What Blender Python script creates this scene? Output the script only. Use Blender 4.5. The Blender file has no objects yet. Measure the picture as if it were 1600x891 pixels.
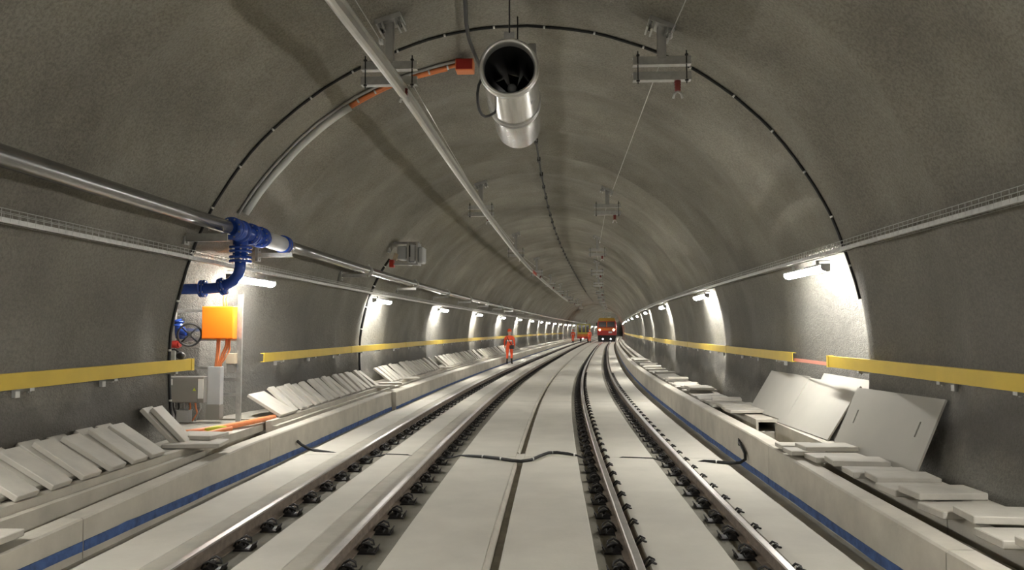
import bpy, bmesh, math, random
from mathutils import Vector, Matrix, noise
import numpy as np
random.seed(7)
sc = bpy.context.scene
COL = sc.collection
PI = math.pi

# ------------------------------------------------------------------ camera, world, exposure
EYE = 1.758
cam = bpy.data.cameras.new('camera'); cam.sensor_width = 36.0; cam.lens = 27.0; cam.clip_end = 600
camo = bpy.data.objects.new('camera', cam); COL.objects.link(camo)
camo.location = (0, 0, EYE); camo.rotation_euler = (math.radians(90 + 3.355), 0, 0)
sc.camera = camo
w = bpy.data.worlds.new('world'); sc.world = w; w.use_nodes = True
w.node_tree.nodes['Background'].inputs[0].default_value = (.02, .02, .02, 1)
w.node_tree.nodes['Background'].inputs[1].default_value = .3
sc.view_settings.view_transform = 'Standard'; sc.view_settings.look = 'None'
sc.view_settings.gamma = 1; sc.view_settings.use_curve_mapping = False
sc.view_settings.exposure = 3.1
LAMP_POWER = 26.0
sc.cycles.use_denoising = True
sc.cycles.diffuse_bounces = 6; sc.cycles.max_bounces = 8
sc.cycles.caustics_reflective = False; sc.cycles.caustics_refractive = False
sc.cycles.sample_clamp_indirect = 6.0

# ------------------------------------------------------------------ tunnel axis (a curve to the right)
KN = [-15, 0, 8, 16, 24, 34, 50, 80, 130, 200, 300]
KV = [.00145, .00145, .0017, .0024, .00282, .00131, .00012, .00042, .0006, .0024, .0024]
DS = .25
SS = np.arange(-20, 300, DS)
_k = np.interp(SS, KN, KV); _i0 = int(np.argmin(abs(SS)))
HH = np.concatenate([[0], np.cumsum((_k[1:] + _k[:-1]) / 2 * DS)]); HH = HH - HH[_i0] + .04007
XX = np.cumsum(np.sin(HH) * DS); YY = np.cumsum(np.cos(HH) * DS); XX -= XX[_i0]; YY -= YY[_i0]
def head(s): return float(np.interp(s, SS, HH))
def P(s, u, z):
    h = head(s)
    return Vector((float(np.interp(s, SS, XX)) + u * math.cos(h), float(np.interp(s, SS, YY)) - u * math.sin(h), z))
R0, CU, CZ = 4.25, -.45, 1.25
def wall_u(z, side, off=0.0):
    return CU + side * (math.sqrt(R0 * R0 - (z - CZ) ** 2) - off)
def vault(s, th, off=0.0):            # th measured from +u, anticlockwise
    return P(s, CU + (R0 - off) * math.cos(th), CZ + (R0 - off) * math.sin(th))
def smooth(a, b, x):
    t = min(1, max(0, (x - a) / (b - a))); return t * t * (3 - 2 * t)

LAMPS_L = [-13.6, -5.0, 3.5, 11.05, 19.1, 27.65, 36.3, 45.1, 54.0, 62.9, 71.6, 80.3, 89.0, 97.7, 106.4] + [115.1 + 8.7 * i for i in range(12)]
LAMPS_R = [-13.6, -5.0, 3.3, 10.55, 18.45, 26.95, 35.4, 43.9, 52.5, 61.0, 69.5, 78.0, 86.5, 95.0, 103.5] + [112.0 + 8.5 * i for i in range(13)]

# ------------------------------------------------------------------ materials
def nodes(name):
    m = bpy.data.materials.new(name); m.use_nodes = True
    nt = m.node_tree; return m, nt, nt.nodes['Principled BSDF']
def mat(name, col, rough=.6, metal=0., var=.12, scale=5., bump=0., bscale=60., world=True, stretch=None):
    m, nt, b = nodes(name)
    b.inputs['Roughness'].default_value = rough; b.inputs['Metallic'].default_value = metal
    N = nt.nodes; L = nt.links
    if world:
        g = N.new('ShaderNodeNewGeometry'); src = g.outputs['Position']
    else:
        g = N.new('ShaderNodeTexCoord'); src = g.outputs['Object']
    if stretch:
        mp = N.new('ShaderNodeMapping'); mp.inputs['Scale'].default_value = stretch; L.new(src, mp.inputs['Vector']); src = mp.outputs[0]
    if var:
        n = N.new('ShaderNodeTexNoise'); n.inputs['Scale'].default_value = scale; n.inputs['Detail'].default_value = 5; n.inputs['Roughness'].default_value = .6
        L.new(src, n.inputs['Vector'])
        r = N.new('ShaderNodeValToRGB')
        r.color_ramp.elements[0].position = .3; r.color_ramp.elements[1].position = .72
        r.color_ramp.elements[0].color = tuple(max(0, c * (1 - var)) for c in col) + (1,)
        r.color_ramp.elements[1].color = tuple(min(1, c * (1 + var)) for c in col) + (1,)
        L.new(n.outputs['Fac'], r.inputs[0]); L.new(r.outputs[0], b.inputs['Base Color'])
    else:
        b.inputs['Base Color'].default_value = tuple(col) + (1,)
    if bump:
        n2 = N.new('ShaderNodeTexNoise'); n2.inputs['Scale'].default_value = bscale; n2.inputs['Detail'].default_value = 3
        L.new(src, n2.inputs['Vector'])
        bp = N.new('ShaderNodeBump'); bp.inputs['Strength'].default_value = bump; bp.inputs['Distance'].default_value = .01
        L.new(n2.outputs['Fac'], bp.inputs['Height']); L.new(bp.outputs[0], b.inputs['Normal'])
    return m
def emit(name, col, strength):
    m, nt, b = nodes(name)
    b.inputs['Base Color'].default_value = tuple(col) + (1,)
    b.inputs['Emission Color'].default_value = tuple(col) + (1,); b.inputs['Emission Strength'].default_value = strength
    return m
def shotcrete():
    m, nt, b = nodes('shotcrete'); N = nt.nodes; L = nt.links
    b.inputs['Roughness'].default_value = .8
    b.inputs['Specular IOR Level'].default_value = .35
    g = N.new('ShaderNodeNewGeometry'); pos = g.outputs['Position']
    def tex(scale, detail=4, rough=.6, vec=pos):
        n = N.new('ShaderNodeTexNoise'); n.inputs['Scale'].default_value = scale; n.inputs['Detail'].default_value = detail
        n.inputs['Roughness'].default_value = rough; L.new(vec, n.inputs['Vector']); return n.outputs['Fac']
    def ramp(f, p0, p1, c0, c1):
        r = N.new('ShaderNodeValToRGB'); e = r.color_ramp.elements
        e[0].position = p0; e[1].position = p1; e[0].color = tuple(c0) + (1,); e[1].color = tuple(c1) + (1,)
        L.new(f, r.inputs[0]); return r.outputs[0]
    def mixc(f, a, c, mode='MIX'):
        x = N.new('ShaderNodeMix'); x.data_type = 'RGBA'; x.blend_type = mode
        if isinstance(f, float): x.inputs[0].default_value = f
        else: L.new(f, x.inputs[0])
        L.new(a, x.inputs[6])
        if isinstance(c, tuple): x.inputs[7].default_value = c
        else: L.new(c, x.inputs[7])
        return x.outputs[2]
    def math_(op, a, c, clamp=False):
        x = N.new('ShaderNodeMath'); x.operation = op; x.use_clamp = clamp
        for i, v in enumerate((a, c)):
            if isinstance(v, (int, float)): x.inputs[i].default_value = v
            else: L.new(v, x.inputs[i])
        return x.outputs[0]
    base = ramp(tex(.9, 5), .3, .7, (.255, .242, .205), (.385, .37, .32))
    speck = ramp(tex(38, 4, .7), .36, .6, (.70, .70, .70), (1.04, 1.04, 1.04))
    c = mixc(1.0, base, speck, 'MULTIPLY')
    big = ramp(tex(.35, 3), .35, .65, (.82, .81, .80), (1.06, 1.05, 1.03))
    c = mixc(1.0, c, big, 'MULTIPLY')
    # damp splash zone below the beams, pale dust line at the foot, both with ragged edges
    sp = N.new('ShaderNodeSeparateXYZ'); L.new(pos, sp.inputs[0]); z = sp.outputs[2]
    zr = math_('ADD', z, math_('MULTIPLY', math_('SUBTRACT', tex(1.6, 5), .5), .9))
    lo = math_('MULTIPLY', math_('SUBTRACT', zr, .62), 6.0, True)
    hi = math_('SUBTRACT', 1.0, math_('MULTIPLY', math_('SUBTRACT', zr, 1.0), 5.0, True))
    damp = math_('MULTIPLY', math_('MULTIPLY', lo, hi), .62)
    c = mixc(damp, c, (.085, .08, .07, 1))
    # wide patchy darker grey over the lower wall, fading out higher up
    zz = math_('SUBTRACT', 1.0, math_('MULTIPLY', math_('SUBTRACT', z, 2.1), .7, True))
    low_tone = math_('MULTIPLY', math_('MULTIPLY', ramp(tex(.22, 3), .30, .52, (.15, .15, .15), (1, 1, 1)), zz), .55)
    c = mixc(low_tone, c, (.15, .147, .14, 1))
    L.new(c, b.inputs['Base Color'])
    h = math_('ADD', math_('MULTIPLY', tex(11, 4, .65), 1.0), math_('MULTIPLY', tex(55, 3, .7), .55))
    bp = N.new('ShaderNodeBump'); bp.inputs['Strength'].default_value = .75; bp.inputs['Distance'].default_value = .05
    L.new(h, bp.inputs['Height']); L.new(bp.outputs[0], b.inputs['Normal'])
    return m
M = {}
M['shot'] = shotcrete()
M['slab'] = mat('slab_concrete', (.54, .515, .45), .75, var=.09, scale=1.3, bump=.12, bscale=30)
M['infill'] = mat('infill_mortar', (.40, .375, .315), .8, var=.12, scale=3, bump=.2, bscale=40)
M['channel'] = mat('channel_grout', (.245, .23, .19), .85, var=.15, scale=4, bump=.3, bscale=45)
M['kerb'] = mat('kerb_concrete', (.48, .45, .385), .75, var=.16, scale=2.2, bump=.15, bscale=40)
M['plate'] = mat('cover_plate_concrete', (.47, .445, .39), .75, var=.14, scale=3.0, bump=.15, bscale=50)
M['bench'] = mat('bench_mortar', (.34, .32, .27), .85, var=.2, scale=5, bump=.3, bscale=40)
M['board'] = mat('fibre_cement_board', (.41, .395, .35), .6, var=.05, scale=1.5)
M['railside'] = mat('rusty_rail_steel', (.17, .135, .105), .8, .0, var=.35, scale=9, bump=.15)
M['railtop'] = mat('polished_rail_head', (.40, .375, .345), .38, .7, var=.12, scale=6)
M['iron'] = mat('black_iron', (.018, .016, .015), .5, .3, var=.3, scale=20)
M['galv'] = mat('galvanised_steel', (.52, .52, .50), .42, .85, var=.14, scale=14)
M['galvd'] = mat('dull_zinc_steel', (.40, .395, .375), .55, .55, var=.12, scale=10)
M['alu'] = mat('brushed_aluminium', (.74, .73, .70), .26, 1., var=.12, scale=4, stretch=(30, 1, 30))
M['alud'] = mat('matt_aluminium', (.62, .61, .58), .38, .8, var=.06, scale=6)
M['steel'] = mat('stainless_pipe', (.33, .33, .33), .26, .95, var=.1, scale=5)
M['yellow'] = mat('yellow_paint', (.64, .45, .04), .45, var=.07, scale=3)
M['blue'] = mat('blue_enamel', (.022, .07, .36), .22, var=.12, scale=12)
M['band'] = mat('blue_coating', (.045, .095, .25), .7, var=.45, scale=9)
M['orange'] = mat('orange_enamel', (.95, .23, .01), .45, var=.03)
M['hose'] = mat('orange_conduit', (.78, .25, .09), .5, var=.08, scale=9)
M['red'] = mat('red_plastic', (.45, .03, .02), .4, var=.1)
M['dred'] = mat('dark_red_insulator', (.16, .022, .018), .35, var=.15)
M['black'] = mat('black_rubber', (.012, .012, .012), .5, var=.2)
M['palecover'] = mat('pale_cable_cover', (.70, .72, .69), .55, var=.05)
M['white'] = mat('white_plastic', (.75, .75, .72), .5, var=.04)
M['grey'] = mat('grey_enamel', (.24, .23, .21), .5, var=.05)
M['lgrey'] = mat('pale_grey_enamel', (.45, .46, .46), .45, var=.05)
M['cream'] = mat('cream_plastic', (.6, .5, .36), .5, var=.04)
M['lime'] = mat('lime_plastic', (.55, .6, .05), .5, var=.04)
M['dark'] = mat('dark_interior', (.01, .01, .01), .5, var=.1)
M['tape'] = mat('red_tape', (.75, .3, .22), .5, var=.05)
M['hivis'] = mat('orange_workwear', (.85, .10, .03), .7, var=.1, scale=8)
M['reflect'] = mat('silver_reflective_strip', (.7, .7, .68), .4, .2, var=.03)
M['skin'] = mat('skin', (.5, .3, .22), .5, var=.05)
M['boot'] = mat('dark_leather', (.02, .018, .016), .6, var=.1)
M['tred'] = mat('locomotive_red', (.42, .025, .02), .4, var=.05)
M['tor'] = mat('locomotive_orange', (.75, .2, .02), .4, var=.05)
M['tgold'] = mat('locomotive_ochre', (.55, .32, .03), .45, var=.05)
M['ylime'] = mat('vehicle_yellow', (.6, .55, .08), .45, var=.05)
M['glass'] = mat('dark_window_glass', (.03, .02, .02), .08, 0, var=0)
M['lamp'] = emit('lamp_diffuser', (1.0, .975, .92), LAMP_POWER)
M['headlamp'] = emit('headlamp_glow', (1.0, .45, .25), 14)
M['tail'] = emit('red_tail_glow', (1.0, .10, .06), 9)
M['spot'] = emit('white_marker_glow', (.95, .95, 1.0), 6)

# ------------------------------------------------------------------ mesh helpers
class MB:
    def __init__(s): s.v = []; s.f = []; s.m = []; s.sm = []
    def add(s, vs, fs, mi=0, smooth_=False, mx=None):
        o = len(s.v)
        s.v += [tuple(mx @ Vector(p)) if mx is not None else tuple(p) for p in vs]
        for f in fs:
            s.f.append(tuple(i + o for i in f)); s.m.append(mi); s.sm.append(smooth_)
        return s
    def box(s, x0, x1, y0, y1, z0, z1, mi=0, mx=None, ch=0.0):
        if ch <= 0:
            vs = [(x, y, z) for x in (x0, x1) for y in (y0, y1) for z in (z0, z1)]
            fs = [(0, 1, 3, 2), (4, 6, 7, 5), (0, 4, 5, 1), (2, 3, 7, 6), (0, 2, 6, 4), (1, 5, 7, 3)]
            return s.add(vs, fs, mi, False, mx)
        b = bmesh.new(); bmesh.ops.create_cube(b, size=1)
        for v in b.verts: v.co = Vector(((x0 + x1) / 2 + v.co.x * (x1 - x0), (y0 + y1) / 2 + v.co.y * (y1 - y0), (z0 + z1) / 2 + v.co.z * (z1 - z0)))
        bmesh.ops.bevel(b, geom=b.edges[:], offset=ch, segments=1, affect='EDGES', profile=.5)
        b.verts.index_update()
        s.add([v.co.copy() for v in b.verts], [tuple(v.index for v in f.verts) for f in b.faces], mi, False, mx); b.free(); return s
    def tube(s, pts, r, n=8, mi=0, cap=True, closed=False, mx=None):
        pts = [Vector(p) for p in pts]; k = len(pts)
        rs = r if isinstance(r, (list, tuple)) else [r] * k
        vs = []; prev = None
        for i, p in enumerate(pts):
            if closed: t = pts[(i + 1) % k] - pts[i - 1]
            else: t = pts[min(i + 1, k - 1)] - pts[max(i - 1, 0)]
            t.normalize()
            if prev is None:
                a = Vector((0, 0, 1)) if abs(t.z) < .9 else Vector((1, 0, 0))
                prev = t.cross(a).normalized()
            prev = (prev - t * prev.dot(t)).normalized(); q = t.cross(prev)
            for j in range(n):
                an = 2 * PI * j / n; vs.append(p + (prev * math.cos(an) + q * math.sin(an)) * rs[i])
        fs = []
        for i in range(k if closed else k - 1):
            for j in range(n):
                a = i * n + j; b = i * n + (j + 1) % n; c = ((i + 1) % k) * n + (j + 1) % n; d = ((i + 1) % k) * n + j
                fs.append((a, b, c, d))
        s.add(vs, fs, mi, True, mx)
        if cap and not closed:
            o = len(s.v) - len(vs)
            s.f.append(tuple(o + j for j in reversed(range(n)))); s.m.append(mi); s.sm.append(False)
            s.f.append(tuple(o + (k - 1) * n + j for j in range(n))); s.m.append(mi); s.sm.append(False)
        return s
    def cyl(s, a, b, r, n=12, mi=0, r2=None, mx=None): return s.tube([a, b], [r, r if r2 is None else r2], n, mi, mx=mx)
    def lathe(s, prof, n=24, mi=0, mx=None, close=False):     # prof: (r, y) about the y axis
        k = len(prof); vs = []
        for r, y in prof:
            for j in range(n):
                a = 2 * PI * j / n; vs.append((r * math.cos(a), y, r * math.sin(a)))
        fs = []
        for i in range(k - 1 + (1 if close else 0)):
            i2 = (i + 1) % k
            for j in range(n): fs.append((i * n + j, i * n + (j + 1) % n, i2 * n + (j + 1) % n, i2 * n + j))
        return s.add(vs, fs, mi, True, mx)
    def prism(s, poly, y0, y1, mi=0, mx=None):                # poly in x,z
        n = len(poly)
        vs = [(x, y0, z) for x, z in poly] + [(x, y1, z) for x, z in poly]
        fs = [tuple(range(n)), tuple(reversed(range(n, 2 * n)))] + [(i, n + i, n + (i + 1) % n, (i + 1) % n) for i in range(n)]
        return s.add(vs, fs, mi, False, mx)
    def sweep(s, prof, stations, mi=0, closed=True, caps=True, smooth_=False, mis=None):
        vs = []; k = None
        for st in stations:
            pr = prof(st) if callable(prof) else prof
            k = len(pr)
            vs += [P(st, u, z) for u, z in pr]
        o = len(s.v); s.v += [tuple(v) for v in vs]
        n = len(stations)
        for i in range(n - 1):
            for j in range(k if closed else k - 1):
                j2 = (j + 1) % k
                s.f.append((o + i * k + j, o + i * k + j2, o + (i + 1) * k + j2, o + (i + 1) * k + j))
                s.m.append(mis[j] if mis else mi); s.sm.append(smooth_)
        if caps and closed:
            s.f.append(tuple(o + j for j in reversed(range(k)))); s.m.append(mi); s.sm.append(False)
            s.f.append(tuple(o + (n - 1) * k + j for j in range(k))); s.m.append(mi); s.sm.append(False)
        return s
    def mesh(s, name, mats, fix=True):
        me = bpy.data.meshes.new(name); me.from_pydata(s.v, [], s.f); 
        for m_ in (mats if isinstance(mats, (list, tuple)) else [mats]): me.materials.append(m_)
        me.polygons.foreach_set('material_index', s.m); me.polygons.foreach_set('use_smooth', s.sm)
        me.update()
        if fix:
            b = bmesh.new(); b.from_mesh(me); bmesh.ops.recalc_face_normals(b, faces=b.faces); b.to_mesh(me); b.free()
        return me
def new(name, me, parent=None, loc=None, rz=0.0, rot=None):
    o = bpy.data.objects.new(name, me); COL.objects.link(o)
    if parent: o.parent = parent
    if loc is not None: o.location = loc
    if rot is not None: o.rotation_euler = rot
    elif rz: o.rotation_euler = (0, 0, rz)
    return o
def part(name, mb, m, parent, loc=None, rz=0, label=None, kind=None):
    o = new(name, mb.mesh(name, m), parent, loc, rz)
    if label: o['label'] = label
    if kind: o['kind'] = kind
    return o
def tag(o, label, cat, group=None):
    o['label'] = label; o['category'] = cat
    if group: o['group'] = group
    return o
def thing(name, label, cat, s, u, z, group=None, rz=0.0):
    o = new(name, None, None, P(s, u, z), -head(s) + rz); o.empty_display_size = .1
    return tag(o, label, cat, group)
def clone(root, loc, rz, label, group=None):
    r = root.copy(); COL.objects.link(r); r.location = loc; r.rotation_euler = (0, 0, rz); r['label'] = label
    if group: r['group'] = group
    for ch in root.children:
        c = ch.copy(); COL.objects.link(c); c.parent = r
        for g in ch.children:
            d = g.copy(); COL.objects.link(d); d.parent = c
    return r
def struct(name, mb, m, parent=None, fix=True):
    o = new(name, mb.mesh(name, m, fix), parent)
    if parent is None: o['kind'] = 'structure'
    return o
ORD = ['first', 'second', 'third', 'fourth', 'fifth', 'sixth', 'seventh', 'eighth', 'ninth', 'tenth', 'eleventh', 'twelfth', 'thirteenth',
       'fourteenth', 'fifteenth', 'sixteenth', 'seventeenth', 'eighteenth', 'nineteenth', 'twentieth']
TENS = {20: 'twenty', 30: 'thirty', 40: 'forty', 50: 'fifty', 60: 'sixty'}
TENTH = {20: 'twentieth', 30: 'thirtieth', 40: 'fortieth', 50: 'fiftieth', 60: 'sixtieth'}
def ordn(i):
    if i < 20: return ORD[i]
    t = (i + 1) // 10 * 10; r = i + 1 - t
    return TENTH[t] if r == 0 else TENS[t] + '-' + ORD[r - 1]
def stations(a, b, step=1.0):
    n = max(1, int(math.ceil((b - a) / step))); return [a + (b - a) * i / n for i in range(n + 1)]

# ------------------------------------------------------------------ tunnel lining
def lin_r(s, th, z):
    side = 1 if math.cos(th) > 0 else -1
    p = Vector((s * .9, th * 1.1, 3.1))
    low = 1 - smooth(2.4, 4.2, z)
    r = R0
    wob = noise.noise(Vector((s * .33, th * .45, 7.7)))
    r += .15 * (abs(math.sin(PI * (s + 1.3 * wob + .4 * math.sin(th * 1.3)) / 2.3)) ** .8 - .66) * (.8 - .3 * low)
    r += .05 * noise.noise(Vector((s * .55, th * 1.2, 1.3))) + .022 * noise.noise(Vector((s * 1.6, th * 4.5, 5.3))) + .008 * noise.noise(Vector((s * 5, th * 16, 2.3)))
    for c in (LAMPS_R if side > 0 else LAMPS_L):
        d = s - c
        if abs(d) < 5:
            r += low * (.13 * math.exp(-(d / 1.15) ** 2) - .085 * math.exp(-((d + 1.55) / .42) ** 2))
    if s > 104: r += -.22 * (smooth(108.6, 108.7, s) - smooth(111.0, 111.1, s))
    if side > 0 and 9.0 < s < 12.8 and z < 3.0:      # shallow bay behind the first right lamp
        r += .25 * smooth(9.3, 9.48, s) * (1 - smooth(11.2, 12.6, s)) * (1 - smooth(2.4, 2.85, z))
    # equipment niche in the left wall
    if side < 0 and 9.0 < s < 11.6 and z < 3.0:
        k = (smooth(9.28, 9.42, s) - smooth(11.12, 11.26, s)) * (1 - smooth(2.35, 2.85, z))
        r = r + k * (1.02 + .05 * noise.noise(Vector((s * 2, z * 2, 0))))
    if side < 0 and 11.1 < s < 14.2 and z < 3.0:
        r += .42 * smooth(11.1, 11.2, s) * max(0, 1 - (s - 11.2) / 2.2) * (1 - smooth(2.45, 2.9, z))
    return r
def lin_stations():
    out = []; s = -16.0
    while s < 270:
        out.append(s)
        s += .3 if s < 4.6 else .1 if s < 8.9 else .045 if s < 11.5 else .11 if s < 22 else .2 if s < 40 else .4 if s < 75 else 1.2
        if 108.2 < s < 111.6: s -= 1.0
    return out
LST = lin_stations()
TH0, TH1 = math.radians(-19.5), math.radians(199.5)
def lining(name, a, b, n):
    mb = MB(); ths = [a + (b - a) * i / n for i in range(n + 1)]
    for s in LST:
        h = head(s); cx = float(np.interp(s, SS, XX)); cy = float(np.interp(s, SS, YY)); ch = math.cos(h); sh = math.sin(h)
        for th in ths:
            ct = math.cos(th); st = math.sin(th)
            r = lin_r(s, th, CZ + R0 * st); u = CU + r * ct
            mb.v.append((cx + u * ch, cy - u * sh, CZ + r * st))
    k = n + 1
    for i in range(len(LST) - 1):
        for j in range(n):
            mb.f.append((i * k + j, (i + 1) * k + j, (i + 1) * k + j + 1, i * k + j + 1)); mb.m.append(0); mb.sm.append(True)
    return struct(name, mb, M['shot'], fix=False)
TA = math.asin((2.66 - CZ) / R0)
lining('wall_right', TH0, TA, 44)
lining('ceiling', TA, PI - TA, 96)
lining('wall_left', PI - TA, TH1, 44)

# ------------------------------------------------------------------ floor, slabs
S0, S1 = -15.5, 268.0
fl = MB(); fl.sweep([(-4.9, -.1), (4.0, -.1), (4.0, -.3), (-4.9, -.3)], stations(S0, S1, 2)); floor = struct('floor', fl, M['channel'])
STRIPS = [(-3.51, -2.995), (-2.33, -1.945), (-1.25, -.47), (-.355, .38), (.765, 1.42), (1.83, 2.34)]
JO = [-15.5, -5.8, 2.5, 10.8, 19.1, 27.4, 35.7, 44.0, 52.3, 60.6]
for (u0, u1) in STRIPS:
    for a, b in zip(JO[:-1], JO[1:]):
        m_ = MB()
        def pr(s, u0=u0, u1=u1):
            j0 = .005 * noise.noise(Vector((s * 2.2, u0 * 5, 0))); j1 = .005 * noise.noise(Vector((s * 2.2, u1 * 5, 0)))
            return [(u0 + j0, -.12), (u0 + j0, -.008), (u0 + .01 + j0, 0), (u1 - .01 + j1, 0), (u1 + j1, -.008), (u1 + j1, -.12)]
        m_.sweep(pr, stations(a + .008, b - .008, .35)); part('floor_slab', m_, M['slab'], floor)
    m_ = MB(); m_.sweep([(u0, -.12), (u0, 0), (u1, 0), (u1, -.12)], stations(60.62, S1, 2.5)); part('floor_slab', m_, M['slab'], floor)
for (u0, u1, zt) in ((-3.0, -2.775, -.006), (-1.95, -1.71, -.006)):
    for a, b in zip(JO[:-1], JO[1:]):
        m_ = MB(); m_.sweep([(u0, -.12), (u0, zt), (u1 - .01, zt), (u1, zt - .01), (u1, -.12)], stations(a, b, 1)); part('infill_strip', m_, M['infill'] if zt > -.03 else M['slab'], floor)
    m_ = MB(); m_.sweep([(u0, -.12), (u0, zt), (u1, zt), (u1, -.12)], stations(60.6, S1, 2.5)); part('infill_strip', m_, M['infill'] if zt > -.03 else M['slab'], floor)
m_ = MB()
for a, b in ((S0, 10.35), (11.15, 60), (60, S1)): m_.sweep([(-.475, -.12), (-.475, .004), (-.462, .006), (-.435, -.02), (-.435, -.12)], stations(a, b, 1))
part('drain_lip', m_, M['kerb'], floor)
m_ = MB(); m_.sweep([(-.435, -.12), (-.435, -.075), (-.35, -.075), (-.35, -.12)], stations(S0, S1, 2)); part('drain_bed', m_, M['bench'], floor)
m_ = MB(); m_.sweep([(-.47, -.12), (-.47, -.004), (-.355, -.004), (-.355, -.12)], stations(10.45, 11.05, .2)); part('drain_bridge', m_, M['slab'], floor)

# ------------------------------------------------------------------ rails with fastenings
RP = [(-.0625, -.085), (.0625, -.085), (.0625, -.075), (.014, -.06), (.008, -.048), (.008, .012), (.033, .024), (.035, .05), (.026, .06), (-.026, .06), (-.035, .05), (-.033, .024), (-.008, .012), (-.008, -.048), (-.014, -.06), (-.0625, -.075)]
RM = [0] * 16; RM[7] = RM[8] = RM[9] = 1
def fastening_mb():
    m = MB()
    m.box(.055, .205, -.075, .075, -.1, -.082)
    m.prism([(.066, -.084), (.066, -.062), (.10, -.05), (.135, -.07), (.135, -.084)], -.06, .06)
    pth = [(.05, -.04, -.064), (.075, -.062, -.028), (.115, -.07, -.004), (.16, -.062, -.022), (.172, -.04, -.048), (.14, -.02, -.04), (.102, -.013, -.034),
           (.096, 0, -.034), (.102, .013, -.034), (.14, .02, -.04), (.172, .04, -.048), (.16, .062, -.022), (.115, .07, -.004), (.075, .062, -.028), (.05, .04, -.064)]
    m.tube(pth, .0095, 5)
    m.cyl((.122, 0, -.084), (.122, 0, -.01), .012, 6); m.cyl((.122, 0, -.036), (.122, 0, -.016), .024, 6)
    m.prism([(.188, -.086), (.214, -.04), (.222, -.044), (.202, -.09)], -.05, .05)
    return m
FM = fastening_mb().mesh('fastening', M['iron'])
def buried_fastening_mb():
    m = MB()
    pth = [(.05, -.04, -.05), (.075, -.06, -.01), (.11, -.065, .02), (.145, -.055, .004), (.15, -.03, -.015), (.12, -.015, -.01), (.098, 0, -.008), (.12, .015, -.01), (.15, .03, -.015), (.145, .055, .004), (.11, .065, .02), (.075, .06, -.01), (.05, .04, -.05)]
    m.tube(pth, .010, 5); m.cyl((.118, 0, -.05), (.118, 0, .022), .012, 6); m.cyl((.118, 0, -.004), (.118, 0, .016), .022, 6)
    return m
FB = buried_fastening_mb().mesh('fastening', M['iron'])
RAILS = [(-2.694, 'left rail of the left-hand track, brown sides and shiny head', 1), (-1.629, 'right rail of the left-hand track, brown sides and shiny head', 1),
         (.673, 'left rail of the right-hand track, dull steel with black clips', -1), (1.738, 'right rail of the right-hand track, nearest the right kerb', -1)]
for u, lab, vis in RAILS:
    m_ = MB(); m_.sweep([(u + a, b) for a, b in RP], stations(S0, 45, .6) + stations(46, 200, 2), mis=RM)
    rail = tag(new('rail', m_.mesh('rail', [M['railside'], M['railtop']])), lab, 'rail', 'running rails')
    k = 0; s = 4.75 + random.uniform(-.1, .1)
    far = MB()
    while s < 105:
        for side in ((vis,) if vis > 0 else (vis, -vis)):
            if s < (58 if side == vis else 32):
                new('fastening', FM if side == vis else FB, rail, P(s, u, 0), -head(s) + (0 if side > 0 else PI))
            elif side == vis:
                p = P(s, u, 0); mx = Matrix.Translation(p) @ Matrix.Rotation(-head(s) + (0 if side > 0 else PI), 4, 'Z')
                far.box(.055, .2, -.07, .07, -.1, -.03, mx=mx)
        s += .6
    part('fastening_row', far, M['iron'], rail, kind='stuff')

# ------------------------------------------------------------------ kerbs, trenches, benches
def zkl(s): return float(np.interp(s, [4.5, 6.7, 9.4], [.24, .29, .36]))
def zkr(s): return float(np.interp(s, [4.8, 7, 10, 16], [.33, .36, .42, .43]))
def kerb(name, lab, side, inner, th, zf, joints, jog):
    root = new(name, None, None, P(5, inner, 0)); tag(root, lab, 'kerb')
    inv = Matrix.Translation(-root.location)
    def sub(nm, mb, m, par=None):
        mb.v = [tuple(inv @ Vector(v)) for v in mb.v]; return part(nm, mb, m, par or root)
    for a, b in zip(joints[:-1], joints[1:]):
        j = jog if a >= 17 else 0
        i_ = inner + (-side) * j; o_ = inner + side * th
        m = MB(); m.sweep(lambda s: [(i_, -.1), (i_ + side * .006, zf(s) - .015), (i_ + side * .02, zf(s)), (o_ - side * .01, zf(s)), (o_, zf(s) - .01), (o_, -.1)], stations(a + .006, b - .006, .6)); blk = sub('kerb_block', m, M['kerb'])
        m = MB()
        bz = (lambda s: float(np.interp(s, [5, 6.6, 11.4], [.02, .01, -.045]))) if side < 0 else (lambda s: -.06)
        m.sweep(lambda s, bz=bz: [(i_ - side * .004, bz(s) + .012 * noise.noise(Vector((s * 1.5, side, 0)))), (i_ - side * .004, bz(s) + .08 + .014 * noise.noise(Vector((s * 2.5, side * 3, 1)))), (i_ + side * .004, bz(s) + .08), (i_ + side * .004, bz(s))], stations(a + .01, b - .01, .2)); sub('painted_band', m, M['band'], blk)
JL = [-15, -8, -2, 2.0, 6.0, 10.0, 14.4, 17.2, 21.4, 25.6, 29.8, 34, 40, 48, 60, 90, 130, 200]
JR = [-15, -8, -2, 1.0, 5.2, 9.3, 13.6, 17.9, 22.2, 26.5, 30.8, 35, 41, 49, 60, 90, 130, 200]
kerb('kerb', 'low concrete kerb with blue painted foot beside the left-hand track', -1, -3.66, .19, zkl, JL, .1)
kerb('kerb', 'low concrete kerb with blue painted foot beside the right-hand track', 1, 2.58, .2, zkr, JR, 0)
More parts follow.
